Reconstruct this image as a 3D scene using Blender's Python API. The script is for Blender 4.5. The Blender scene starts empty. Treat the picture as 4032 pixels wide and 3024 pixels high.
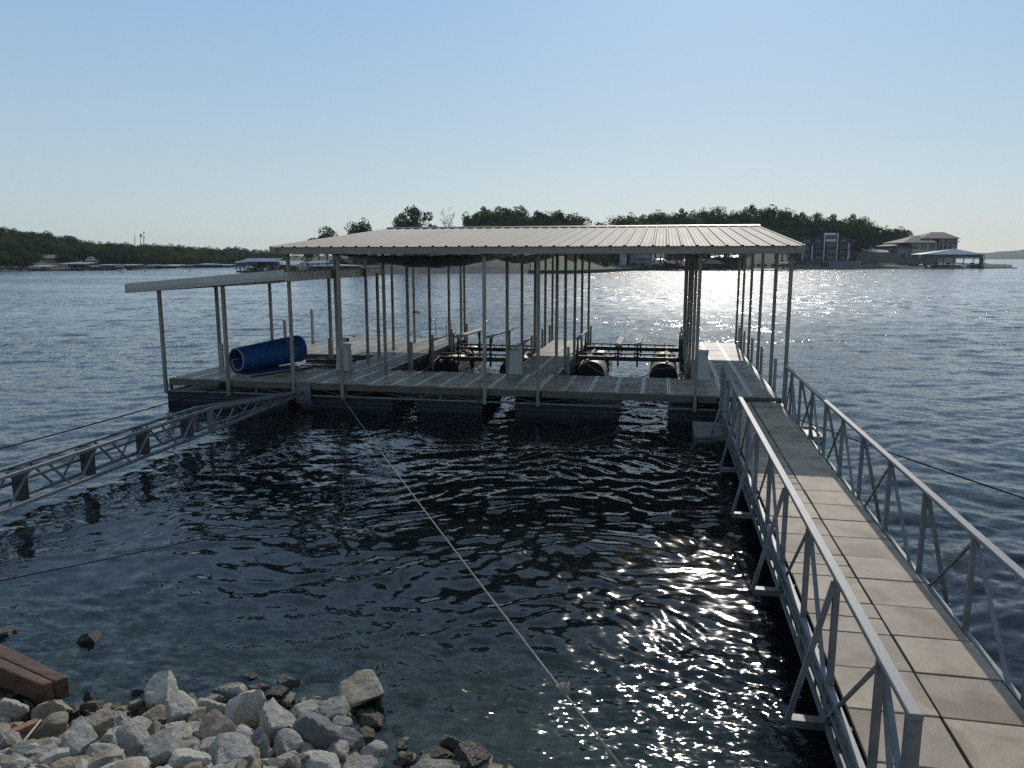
import bpy, math, random
import numpy as np
from mathutils import Vector, Matrix

random.seed(7); np.random.seed(7)
SC = bpy.context.scene
COL = SC.collection

# ------------------------------------------------------------------ camera
F, CX, CY, YH, HC = 3030.0, 2016.0, 1512.0, 1014.0, 3.8      # calibration of the photograph (px of 4032 x 3024)
PITCH = math.atan((CY - YH) / F)
YAW = math.atan((2610 - CX) / math.hypot(F, CY - YH))        # dock fingers run along +Y, the camera looks a little left of them
cam = bpy.data.cameras.new("camera"); camo = bpy.data.objects.new("camera", cam); COL.objects.link(camo)
cam.sensor_width = 36.0; cam.lens = 36.0 * F / 4032.0
cam.clip_start = 0.05; cam.clip_end = 9000
camo.location = (0, 0, HC)
camo.rotation_euler = (math.pi / 2 - PITCH, 0, YAW)
SC.camera = camo

# ------------------------------------------------------------------ light
SUN_EL, SUN_AZ = math.radians(29.8), math.radians(3.6)       # azimuth from +Y towards +X
EXPO = 0.1
world = bpy.data.worlds.new("World"); SC.world = world; world.use_nodes = True
wt = world.node_tree
sky = wt.nodes.new('ShaderNodeTexSky'); sky.sky_type = 'NISHITA'; sky.sun_disc = False
sky.sun_elevation = SUN_EL; sky.sun_rotation = SUN_AZ
sky.air_density = 1.0; sky.dust_density = 0.5; sky.ozone_density = 1.5; sky.altitude = 200
bg = wt.nodes['Background']; bg.inputs['Strength'].default_value = 0.095
# summer haze: a pale veil over the clear-air sky
veil = wt.nodes.new('ShaderNodeMixRGB'); veil.inputs[0].default_value = 0.78
wtc = wt.nodes.new('ShaderNodeTexCoord'); wsx = wt.nodes.new('ShaderNodeSeparateXYZ'); wrp = wt.nodes.new('ShaderNodeValToRGB'); wsc = wt.nodes.new('ShaderNodeMixRGB'); wsc.blend_type = 'MULTIPLY'; wsc.inputs[0].default_value = 1; wsc.inputs[2].default_value = (8, 8, 8, 1)
wt.links.new(wtc.outputs['Generated'], wsx.inputs[0]); wt.links.new(wsx.outputs['Z'], wrp.inputs[0]); wt.links.new(wrp.outputs[0], wsc.inputs[1]); wt.links.new(wsc.outputs[0], veil.inputs[2])
wrp.color_ramp.elements[0].color = (.60, .71, .745, 1); wrp.color_ramp.elements[1].color = (.38, .52, .75, 1)     # grey-green at the horizon, blue overhead
for pos, c in ((.10, (.545, .70, .80)), (.30, (.37, .62, .93))):
    el_ = wrp.color_ramp.elements.new(pos); el_.color = (*c, 1)
wt.links.new(sky.outputs[0], veil.inputs[1]); wt.links.new(veil.outputs[0], bg.inputs[0])
sl = bpy.data.lights.new("sun", 'SUN'); so = bpy.data.objects.new("sun", sl); COL.objects.link(so)
sl.energy = 2.6; sl.angle = math.radians(0.53); sl.color = (1.0, 0.93, 0.83)
TOSUN = Vector((math.sin(SUN_AZ) * math.cos(SUN_EL), math.cos(SUN_AZ) * math.cos(SUN_EL), math.sin(SUN_EL)))
so.rotation_euler = TOSUN.to_track_quat('Z', 'Y').to_euler(); so.location = (0, 60, 60)
vs = SC.view_settings
vs.view_transform = 'Standard'; vs.look = 'None'; vs.exposure = EXPO; vs.gamma = 1.0; vs.use_curve_mapping = False
cy = SC.cycles
cy.use_denoising = False; cy.use_adaptive_sampling = False
cy.max_bounces = 7; cy.transparent_max_bounces = 12; cy.diffuse_bounces = 2; cy.glossy_bounces = 3
cy.caustics_reflective = False; cy.caustics_refractive = False
cy.sample_clamp_indirect = 4.0; cy.volume_bounces = 0

# ------------------------------------------------------------------ geometry of the view
_fw = np.array([-math.sin(YAW) * math.cos(PITCH), math.cos(YAW) * math.cos(PITCH), -math.sin(PITCH)])
_rt = np.array([math.cos(YAW), math.sin(YAW), 0.0]); _up = np.cross(_rt, _fw)
_fh = np.array([-math.sin(YAW), math.cos(YAW), 0.0])
_C = np.array([0, 0, HC])
def ray(px, py): return _fw + _rt * (px - CX) / F - _up * (py - CY) / F
def on_z(px, py, z): d = ray(px, py); return _C + d * ((z - HC) / d[2])
def on_y(px, py, y): d = ray(px, py); return _C + d * (y / d[1])
def on_x(px, py, x): d = ray(px, py); return _C + d * (x / d[0])
def far(px, py, Z): d = ray(px, py); return _C + d * (Z / (d @ _fh))     # the point at distance Z ahead of the camera
def shore_Z(py): return HC * 3071.0 / (py - YH)

# ------------------------------------------------------------------ object helpers
def tag(o, label=None, cat=None, group=None, kind=None):
    if label: o['label'] = label
    if cat: o['category'] = cat
    if group: o['group'] = group
    if kind: o['kind'] = kind
    return o
def empty(name, loc=(0, 0, 0), rz=0.0, label=None, cat=None, group=None):
    o = bpy.data.objects.new(name, None); COL.objects.link(o)
    o.location = loc; o.rotation_euler = (0, 0, rz); o.empty_display_size = 0.2
    return tag(o, label, cat, group)
def link(name, me, parent=None, loc=None, rot=None, scale=None):
    o = bpy.data.objects.new(name, me); COL.objects.link(o)
    if parent is not None: o.parent = parent
    if loc is not None: o.location = loc
    if rot is not None: o.rotation_euler = rot
    if scale is not None: o.scale = scale
    return o

class MB:
    """collects solids; build() links them as one mesh object"""
    def __init__(s): s.v = []; s.f = []; s.m = []
    def add(s, vs, fs, mi=0):
        n = len(s.v); s.v.extend([tuple(p) for p in vs]); s.f.extend([tuple(i + n for i in f) for f in fs]); s.m.extend([mi] * len(fs)); return s
    def box(s, x0, x1, y0, y1, z0, z1, mi=0):
        return s.add([(x0, y0, z0), (x1, y0, z0), (x1, y1, z0), (x0, y1, z0), (x0, y0, z1), (x1, y0, z1), (x1, y1, z1), (x0, y1, z1)],
                     [(3, 2, 1, 0), (4, 5, 6, 7), (0, 1, 5, 4), (1, 2, 6, 5), (2, 3, 7, 6), (3, 0, 4, 7)], mi)
    def hexa(s, b, t, mi=0):     # bottom ring of 4, top ring of 4
        return s.add(list(b) + list(t), [(3, 2, 1, 0), (4, 5, 6, 7), (0, 1, 5, 4), (1, 2, 6, 5), (2, 3, 7, 6), (3, 0, 4, 7)], mi)
    def bar(s, p, q, w, h, up=(0, 0, 1), mi=0):   # rectangular beam from p to q, w across, h along up
        p = Vector(p); q = Vector(q); d = (q - p).normalized(); u = Vector(up)
        if abs(d.dot(u)) > 0.98: u = Vector((0, 1, 0))
        sx = d.cross(u).normalized() * (w / 2); sy = sx.cross(d).normalized() * (h / 2)
        return s.hexa([p - sx - sy, p + sx - sy, p + sx + sy, p - sx + sy], [q - sx - sy, q + sx - sy, q + sx + sy, q - sx + sy], mi)
    def tube(s, pts, r, n=8, mi=0, cap=True):
        pts = [Vector(p) for p in pts]; rs = r if isinstance(r, (list, tuple)) else [r] * len(pts)
        rings = []; base = len(s.v); u = None
        for i, p in enumerate(pts):
            d = (pts[min(i + 1, len(pts) - 1)] - pts[max(i - 1, 0)]).normalized()
            if u is None:
                u = d.cross(Vector((0, 0, 1)));
                if u.length < 0.05: u = d.cross(Vector((0, 1, 0)))
            u = (u - d * u.dot(d)).normalized(); w = d.cross(u)
            for k in range(n):
                a = 2 * math.pi * k / n
                s.v.append(tuple(p + (u * math.cos(a) + w * math.sin(a)) * rs[i]))
        for i in range(len(pts) - 1):
            for k in range(n):
                s.f.append((base + i * n + k, base + i * n + (k + 1) % n, base + (i + 1) * n + (k + 1) % n, base + (i + 1) * n + k)); s.m.append(mi)
        if cap:
            s.f.append(tuple(base + k for k in range(n))[::-1]); s.m.append(mi)
            s.f.append(tuple(base + (len(pts) - 1) * n + k for k in range(n))); s.m.append(mi)
        return s
    def mesh(s, name, mat, smooth=False):
        me = bpy.data.meshes.new(name); me.from_pydata(s.v, [], s.f)
        ms = mat if isinstance(mat, (list, tuple)) else [mat]
        for m in ms: me.materials.append(m)
        if len(ms) > 1: me.polygons.foreach_set('material_index', s.m)
        if smooth: me.polygons.foreach_set('use_smooth', [True] * len(me.polygons))
        me.update(); return me
    def build(s, name, mat, parent=None, smooth=False, label=None, loc=None):
        o = link(name, s.mesh(name, mat, smooth), parent, loc)
        if label: o['label'] = label
        return o

def bevel(o, w=0.006, seg=1):
    m = o.modifiers.new('bevel', 'BEVEL'); m.width = w; m.segments = seg; m.limit_method = 'ANGLE'; return o

# ------------------------------------------------------------------ materials
def nt_mat(name):
    m = bpy.data.materials.new(name); m.use_nodes = True; nt = m.node_tree
    return m, nt, nt.nodes['Principled BSDF'], nt.nodes, nt.links
def ramp(ns, a, b, p0=0.35, p1=0.65):
    r = ns.new('ShaderNodeValToRGB'); r.color_ramp.elements[0].position = p0; r.color_ramp.elements[1].position = p1
    r.color_ramp.elements[0].color = (*a, 1); r.color_ramp.elements[1].color = (*b, 1); return r
def M(name, a, b=None, rough=0.6, metal=0.0, scale=3.0, stretch=(1, 1, 1), bump=0.0, bscale=40.0, rvar=0.0, tint=0.12, coord='Object', spec=0.5, detail=6.0):
    """two-tone weathered surface: big blotches, fine grain, a little variation from one object to the next"""
    if b is None: b = tuple(c * 0.7 for c in a)
    m, nt, p, ns, lk = nt_mat(name)
    tc = ns.new('ShaderNodeTexCoord'); mp = ns.new('ShaderNodeMapping'); mp.inputs['Scale'].default_value = stretch
    lk.new(tc.outputs[coord], mp.inputs[0])
    oi = ns.new('ShaderNodeObjectInfo')
    n1 = ns.new('ShaderNodeTexNoise'); n1.noise_dimensions = '4D'; n1.inputs['Scale'].default_value = scale; n1.inputs['Detail'].default_value = detail; n1.inputs['Roughness'].default_value = 0.65
    mw = ns.new('ShaderNodeMath'); mw.operation = 'MULTIPLY'; mw.inputs[1].default_value = 37.0
    lk.new(oi.outputs['Random'], mw.inputs[0]); lk.new(mw.outputs[0], n1.inputs['W']); lk.new(mp.outputs[0], n1.inputs['Vector'])
    r = ramp(ns, b, a); lk.new(n1.outputs['Fac'], r.inputs[0])
    hv = ns.new('ShaderNodeHueSaturation'); mr = ns.new('ShaderNodeMapRange'); mr.inputs[3].default_value = 1 - tint; mr.inputs[4].default_value = 1 + tint
    lk.new(oi.outputs['Random'], mr.inputs[0]); lk.new(mr.outputs[0], hv.inputs['Value']); lk.new(r.outputs[0], hv.inputs['Color'])
    lk.new(hv.outputs[0], p.inputs['Base Color'])
    p.inputs['Roughness'].default_value = rough; p.inputs['Metallic'].default_value = metal; p.inputs['Specular IOR Level'].default_value = spec
    if rvar:
        mr2 = ns.new('ShaderNodeMapRange'); mr2.inputs[3].default_value = max(0.03, rough - rvar); mr2.inputs[4].default_value = min(1, rough + rvar)
        lk.new(n1.outputs['Fac'], mr2.inputs[0]); lk.new(mr2.outputs[0], p.inputs['Roughness'])
    if bump:
        n2 = ns.new('ShaderNodeTexNoise'); n2.inputs['Scale'].default_value = bscale; n2.inputs['Detail'].default_value = 4
        lk.new(mp.outputs[0], n2.inputs['Vector'])
        bp = ns.new('ShaderNodeBump'); bp.inputs['Strength'].default_value = bump; bp.inputs['Distance'].default_value = 0.02
        lk.new(n2.outputs['Fac'], bp.inputs['Height']); lk.new(bp.outputs[0], p.inputs['Normal'])
    return m

MT = {}
MT['galv'] = M('galvanised_steel', (.20, .205, .205), (.125, .13, .13), rough=.55, metal=.3, scale=6, bump=.1, bscale=30, rvar=.12)
MT['plate'] = M('dull_dark_plate', (.085, .085, .082), (.05, .05, .05), rough=.6, metal=.3, scale=4)
MT['galv_top'] = M('galvanised_rail', (.255, .255, .245), (.17, .17, .17), rough=.6, metal=.15, scale=5, bump=.1, bscale=60, rvar=.1)
MT['post'] = M('weathered_post_steel', (.31, .28, .225), (.19, .17, .13), rough=.55, metal=.25, scale=4, stretch=(1, 1, .35), bump=.12, bscale=24)
MT['stub'] = M('pale_channel_steel', (.38, .37, .34), (.26, .25, .23), rough=.55, metal=.2, scale=5)
MT['dark_steel'] = M('dark_lift_steel', (.045, .045, .045), (.02, .02, .022), rough=.5, metal=.4, scale=5)
MT['roof'] = M('pale_roof_metal', (.33, .283, .22), (.235, .2, .155), rough=.7, metal=.0, spec=.25, scale=1.2, stretch=(1, .25, 1), bump=.04, bscale=14, rvar=.1, tint=.05)
MT['roof_trim'] = M('brown_grey_trim', (.31, .26, .20), (.21, .175, .135), rough=.6, metal=.2, scale=3, stretch=(.4, .4, 3), bump=.06)
MT['ridge'] = M('dark_ridge_metal', (.07, .065, .075), (.05, .045, .05), rough=.5, metal=.3)
MT['white_trim'] = M('pale_canopy_trim', (.46, .44, .40), (.38, .36, .33), rough=.5, metal=.2, scale=2)
MT['wood'] = M('grey_weathered_wood', (.135, .115, .09), (.07, .06, .045), rough=.85, scale=3, stretch=(1.0, 9, 9), bump=.35, bscale=14)
MT['float'] = M('black_float_tub', (.012, .014, .018), (.022, .025, .03), rough=.5, scale=2, stretch=(1, 1, 3))
MT['tank_end'] = M('black_tank_end', (.012, .012, .013), (.02, .02, .02), rough=.55)
MT['tank'] = M('tan_tank_shell', (.36, .27, .15), (.22, .15, .08), rough=.5, scale=4)
MT['box'] = M('grey_plastic_box', (.50, .49, .45), (.42, .41, .38), rough=.5, scale=2)
MT['white'] = M('off_white_paint', (.74, .73, .70), (.62, .61, .58), rough=.5, scale=2)
MT['bunk'] = M('grey_bunk_carpet', (.36, .35, .32), (.22, .21, .19), rough=.75, scale=6)
MT['mat_blue'] = M('blue_foam', (.005, .068, .20), (.004, .05, .15), rough=.7, scale=3, bump=.05)
MT['mat_edge'] = M('pale_foam_edge', (.30, .30, .26), (.2, .2, .18), rough=.8)
MT['tarp_dark'] = M('dark_tarp', (.02, .022, .035), (.012, .014, .02), rough=.6, scale=2)
MT['tarp_pale'] = M('pale_tarp', (.78, .75, .68), (.68, .65, .58), rough=.8, scale=2)
MT['rope'] = M('grey_rope', (.30, .27, .21), (.16, .14, .11), rough=.9, scale=60)
MT['cable'] = M('dark_cable', (.02, .02, .025), (.015, .015, .018), rough=.9, spec=.1)
MT['rope_dark'] = M('wet_dark_rope', (.07, .065, .055), (.04, .04, .035), rough=.9, scale=60, spec=.1)
MT['timber'] = M('red_brown_timber', (.155, .078, .04), (.06, .033, .02), rough=.75, scale=2.5, stretch=(1.0, 7, 7), bump=.6, bscale=9)
MT['plank'] = M('orange_brown_plank', (.30, .15, .075), (.18, .085, .045), rough=.7, scale=3, stretch=(1, 8, 8), bump=.3, bscale=9)
MT['stick'] = M('grey_brown_bark', (.16, .13, .105), (.09, .075, .06), rough=.9, scale=9, bump=.5)
MT['reed'] = M('straw', (.42, .36, .24), (.33, .27, .17), rough=.8)
MT['chrome'] = M('bright_steel', (.6, .6, .6), (.5, .5, .5), rough=.2, metal=.9)

def mat_deck(name, base, dark, strips):
    """moulded deck panel: fine grit, stains, and cross ribs polished by feet (smoother strips)"""
    m, nt, p, ns, lk = nt_mat(name)
    tc = ns.new('ShaderNodeTexCoord'); oi = ns.new('ShaderNodeObjectInfo')
    n1 = ns.new('ShaderNodeTexNoise'); n1.noise_dimensions = '4D'; n1.inputs['Scale'].default_value = 2.6; n1.inputs['Detail'].default_value = 8; n1.inputs['Roughness'].default_value = .7
    mw = ns.new('ShaderNodeMath'); mw.operation = 'MULTIPLY'; mw.inputs[1].default_value = 53.0
    lk.new(oi.outputs['Random'], mw.inputs[0]); lk.new(mw.outputs[0], n1.inputs['W']); lk.new(tc.outputs['Object'], n1.inputs['Vector'])
    r = ramp(ns, dark, base, .3, .6); lk.new(n1.outputs['Fac'], r.inputs[0])
    n3 = ns.new('ShaderNodeTexNoise'); n3.inputs['Scale'].default_value = 90; n3.inputs['Detail'].default_value = 3; lk.new(tc.outputs['Object'], n3.inputs['Vector'])
    mx = ns.new('ShaderNodeMixRGB'); mx.blend_type = 'OVERLAY'; mx.inputs[0].default_value = .55; lk.new(r.outputs[0], mx.inputs[1]); lk.new(n3.outputs['Fac'], mx.inputs[2])
    hv = ns.new('ShaderNodeHueSaturation'); mr = ns.new('ShaderNodeMapRange'); mr.inputs[3].default_value = .74; mr.inputs[4].default_value = 1.14
    lk.new(oi.outputs['Random'], mr.inputs[0]); lk.new(mr.outputs[0], hv.inputs['Value']); lk.new(mx.outputs[0], hv.inputs['Color']); lk.new(hv.outputs[0], p.inputs['Base Color'])
    # water stains and dirt, different on every panel
    n4 = ns.new('ShaderNodeTexNoise'); n4.noise_dimensions = '4D'; n4.inputs['Scale'].default_value = 1.7; n4.inputs['Detail'].default_value = 5; n4.inputs['Distortion'].default_value = .8
    lk.new(mw.outputs[0], n4.inputs['W']); lk.new(tc.outputs['Object'], n4.inputs['Vector'])
    r4 = ns.new('ShaderNodeValToRGB'); e4 = r4.color_ramp.elements; e4[0].position = .40; e4[0].color = (.46, .36, .25, 1); e4[1].position = .5; e4[1].color = (1, 1, 1, 1)
    lk.new(n4.outputs['Fac'], r4.inputs[0]); m4 = ns.new('ShaderNodeMixRGB'); m4.blend_type = 'MULTIPLY'; m4.inputs[0].default_value = .5
    lk.new(hv.outputs[0], m4.inputs[1]); lk.new(r4.outputs[0], m4.inputs[2]); lk.new(m4.outputs[0], p.inputs['Base Color'])
    bp = ns.new('ShaderNodeBump'); bp.inputs['Strength'].default_value = .35; bp.inputs['Distance'].default_value = .004
    lk.new(n3.outputs['Fac'], bp.inputs['Height']); lk.new(bp.outputs[0], p.inputs['Normal'])
    p.inputs['Roughness'].default_value = .72
    if strips:
        sx = ns.new('ShaderNodeSeparateXYZ'); lk.new(tc.outputs['Object'], sx.inputs[0])
        ms = ns.new('ShaderNodeMath'); ms.operation = 'MULTIPLY'; ms.inputs[1].default_value = 2 * math.pi / .2033; lk.new(sx.outputs['Y'], ms.inputs[0])
        sn = ns.new('ShaderNodeMath'); sn.operation = 'SINE'; lk.new(ms.outputs[0], sn.inputs[0])
        ad = ns.new('ShaderNodeMath'); ad.operation = 'MULTIPLY_ADD'; ad.inputs[1].default_value = .9; lk.new(n1.outputs['Fac'], ad.inputs[0]); lk.new(sn.outputs[0], ad.inputs[2])
        rr = ns.new('ShaderNodeMapRange'); rr.inputs[1].default_value = .7; rr.inputs[2].default_value = 1.35; rr.inputs[3].default_value = .65; rr.inputs[4].default_value = .30
        lk.new(ad.outputs[0], rr.inputs[0]); lk.new(rr.outputs[0], p.inputs['Roughness'])
    return m
MT['deck'] = mat_deck('moulded_deck_panel', (.32, .262, .195), (.20, .165, .125), True)
MT['deck_rim'] = M('pale_panel_rim', (.56, .52, .46), (.36, .33, .29), rough=.35, scale=3)  # rim strips lighter than the panel field
MT['deck_rib'] = mat_deck('sheen_panel_rib', (.43, .38, .31), (.24, .21, .17), True)  # ribs coloured paler than the field, the wet shine put into their colour
MT['paver'] = mat_deck('tan_gangway_panel', (.37, .29, .205), (.235, .18, .125), False)

def mat_rock(name, a, b, dark, wet=0.0):
    m, nt, p, ns, lk = nt_mat(name)
    tc = ns.new('ShaderNodeTexCoord'); oi = ns.new('ShaderNodeObjectInfo')
    mw = ns.new('ShaderNodeMath'); mw.operation = 'MULTIPLY'; mw.inputs[1].default_value = 71.0; lk.new(oi.outputs['Random'], mw.inputs[0])
    def noise(sc, det, ro=.65):
        n = ns.new('ShaderNodeTexNoise'); n.noise_dimensions = '4D'; n.inputs['Scale'].default_value = sc; n.inputs['Detail'].default_value = det; n.inputs['Roughness'].default_value = ro
        lk.new(mw.outputs[0], n.inputs['W']); lk.new(tc.outputs['Object'], n.inputs['Vector']); return n
    n1 = noise(1.6, 8); n2 = noise(7, 10, .75); n3 = noise(4, 6)
    r1 = ramp(ns, b, a, .38, .62); lk.new(n1.outputs['Fac'], r1.inputs[0])
    r2 = ramp(ns, dark, (1, 1, 1), .36, .56); lk.new(n2.outputs['Fac'], r2.inputs[0])
    mx = ns.new('ShaderNodeMixRGB'); mx.blend_type = 'MULTIPLY'; mx.inputs[0].default_value = .75; lk.new(r1.outputs[0], mx.inputs[1]); lk.new(r2.outputs[0], mx.inputs[2])
    hv = ns.new('ShaderNodeHueSaturation'); mr = ns.new('ShaderNodeMapRange'); mr.inputs[3].default_value = .72; mr.inputs[4].default_value = 1.15
    lk.new(oi.outputs['Random'], mr.inputs[0]); lk.new(mr.outputs[0], hv.inputs['Value']); lk.new(mx.outputs[0], hv.inputs['Color']); lk.new(hv.outputs[0], p.inputs['Base Color'])
    p.inputs['Roughness'].default_value = .85 - .55 * wet
    if not wet:      # stones are dark and wet where the waves reach them
        gp = ns.new('ShaderNodeNewGeometry'); sz = ns.new('ShaderNodeSeparateXYZ'); lk.new(gp.outputs['Position'], sz.inputs[0])
        az = ns.new('ShaderNodeMath'); az.operation = 'MULTIPLY_ADD'; az.inputs[1].default_value = -.16; lk.new(n3.outputs['Fac'], az.inputs[0]); lk.new(sz.outputs['Z'], az.inputs[2])
        wl = ns.new('ShaderNodeMapRange'); wl.inputs[1].default_value = -.03; wl.inputs[2].default_value = .05; wl.inputs[3].default_value = 1; wl.inputs[4].default_value = 0; lk.new(az.outputs[0], wl.inputs[0])
        wm_ = ns.new('ShaderNodeMixRGB'); wm_.blend_type = 'MULTIPLY'; wm_.inputs[2].default_value = (.30, .27, .20, 1); lk.new(wl.outputs[0], wm_.inputs[0]); lk.new(hv.outputs[0], wm_.inputs[1]); lk.new(wm_.outputs[0], p.inputs['Base Color'])
        wr = ns.new('ShaderNodeMapRange'); wr.inputs[3].default_value = .85; wr.inputs[4].default_value = .3; lk.new(wl.outputs[0], wr.inputs[0]); lk.new(wr.outputs[0], p.inputs['Roughness'])
    bp = ns.new('ShaderNodeBump'); bp.inputs['Strength'].default_value = .9; bp.inputs['Distance'].default_value = .05
    ml = ns.new('ShaderNodeMath'); ml.operation = 'MULTIPLY_ADD'; ml.inputs[1].default_value = .6; lk.new(n3.outputs['Fac'], ml.inputs[2]); lk.new(n2.outputs['Fac'], ml.inputs[0])
    lk.new(ml.outputs[0], bp.inputs['Height']); lk.new(bp.outputs[0], p.inputs['Normal'])
    return m
MT['rock_p'] = mat_rock('pale_limestone', (.61, .56, .48), (.47, .43, .36), (.45, .42, .36))
MT['rock_t'] = mat_rock('tan_limestone', (.44, .365, .265), (.33, .275, .2), (.35, .28, .2))
MT['rock_g'] = mat_rock('grey_limestone', (.27, .26, .25), (.20, .19, .18), (.4, .38, .36))
MT['rock_d'] = mat_rock('dark_wet_stone', (.075, .062, .045), (.035, .032, .026), (.4, .35, .25), wet=.85)
MT['rock_m'] = mat_rock('mossy_wet_stone', (.13, .11, .05), (.07, .06, .03), (.4, .35, .2), wet=.7)

def mat_foliage(name, a, b):
    m, nt, p, ns, lk = nt_mat(name)
    oi = ns.new('ShaderNodeObjectInfo'); ge = ns.new('ShaderNodeNewGeometry')
    r = ramp(ns, a, b, 0, 1); ad = ns.new('ShaderNodeMath'); ad.operation = 'ADD'
    h = ns.new('ShaderNodeMath'); h.operation = 'MULTIPLY'; h.inputs[1].default_value = .38; lk.new(ge.outputs['Random Per Island'], h.inputs[0])
    h2 = ns.new('ShaderNodeMath'); h2.operation = 'MULTIPLY'; h2.inputs[1].default_value = .62; lk.new(oi.outputs['Random'], h2.inputs[0])
    lk.new(h.outputs[0], ad.inputs[0]); lk.new(h2.outputs[0], ad.inputs[1]); lk.new(ad.outputs[0], r.inputs[0])
    d = ns.new('ShaderNodeBsdfDiffuse'); t = ns.new('ShaderNodeBsdfTranslucent'); mix = ns.new('ShaderNodeMixShader'); mix.inputs[0].default_value = .25
    lk.new(r.outputs[0], d.inputs[0]); lk.new(r.outputs[0], t.inputs[0]); lk.new(d.outputs[0], mix.inputs[1]); lk.new(t.outputs[0], mix.inputs[2])
    lk.new(mix.outputs[0], ns['Material Output'].inputs['Surface']); return m
MT['leaf'] = mat_foliage('broadleaf_foliage', (.015, .025, .009), (.085, .11, .032))
MT['leaf_y'] = mat_foliage('yellowing_foliage', (.16, .12, .02), (.24, .19, .035))
MT['bark'] = M('tree_bark', (.07, .058, .045), (.04, .033, .027), rough=.9, scale=3)
MT['hill'] = M('wooded_ground', (.05, .055, .025), (.03, .032, .018), rough=1, scale=.08)
MT['farhill'] = M('distant_wooded_hill', (.05, .06, .03), (.03, .04, .02), rough=1, scale=.02)
MT['lawn'] = M('mown_lawn', (.065, .09, .02), (.04, .06, .015), rough=.95, scale=.3)
def smooth(a, b, x):
    t = np.clip((x - a) / (b - a), 0, 1); return t * t * (3 - 2 * t)
# ------------------------------------------------------------------ ground: bank under the riprap and lake bed, one sheet
SHX = np.array([-9000, -9, -7, -6, -5, -4.4, -3.9, -3.4, -3, -2.5, -2.1, -1.6, -1.1, -.4, .4, 1.2, 2.2, 4, 9, 9000])
SHY = np.array([5.6, 5.6, 5.5, 5.25, 5.15, 5.2, 5.45, 5.6, 5.62, 5.5, 5.25, 5.1, 5.05, 4.9, 4.5, 3.7, 2.6, 1.8, 1.0, 1.0])
def ground_z(x, y):
    d = np.interp(x, SHX, SHY) - y
    up = .34 * d + .045 * d * d
    up = np.minimum(up, 2.1)
    dn = np.maximum(.17 * d - .02 * d * d, -3.2)
    return np.where(d > 0, up, np.where(d < -9, -3.2, dn))
def nonuniform(a, b, step, lo, hi):
    mid = np.arange(a, b + 1e-6, step); k = np.geomspace(step, 6000, 30).cumsum()
    l = a - k; l = l[l > lo]; r = b + k; r = r[r < hi]
    return np.concatenate([[lo], l[::-1], mid, r, [hi]])
def grid_mesh(name, X, Y, Z, mats, smooth=True):
    ny, nx = X.shape
    me = bpy.data.meshes.new(name)
    co = np.stack([X, Y, Z], -1).reshape(-1, 3).astype(np.float32)
    i = np.arange((ny - 1) * (nx - 1)); a = (i // (nx - 1)) * nx + i % (nx - 1)
    fc = np.stack([a, a + 1, a + nx + 1, a + nx], -1).astype(np.int32)
    me.vertices.add(len(co)); me.vertices.foreach_set('co', co.ravel())
    me.loops.add(fc.size); me.loops.foreach_set('vertex_index', fc.ravel())
    me.polygons.add(len(fc)); me.polygons.foreach_set('loop_start', np.arange(0, fc.size, 4, dtype=np.int32))
    me.polygons.foreach_set('use_smooth', np.full(len(fc), smooth))
    for m in (mats if isinstance(mats, list) else [mats]): me.materials.append(m)
    me.update(calc_edges=True); return me
gx = nonuniform(-12, 8, .14, -9000, 9000); gy = nonuniform(-2, 16, .14, -9000, 9000)
GX, GY = np.meshgrid(gx, gy)
GZ = ground_z(GX, GY)
near = (np.abs(GX + 2) < 12) & (np.abs(GY - 7) < 10)
GZ = GZ - .13 * near * smooth(-.1, .25, np.interp(GX, SHX, SHY) - GY)
GZ = GZ + near * (.03 * np.sin(GX * 5.1 + 1.3 * np.sin(GY * 3.3)) * np.sin(GY * 4.7 + GX * 1.1) + .02 * np.sin(GX * 11.3 + GY * 7.7))
MT['bed'] = mat_rock('stony_lake_bed', (.40, .34, .22), (.20, .17, .10), (.3, .28, .2), wet=.2)
tag(link('ground', grid_mesh('ground', GX, GY, GZ, MT['bed'])), kind='structure')

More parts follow.
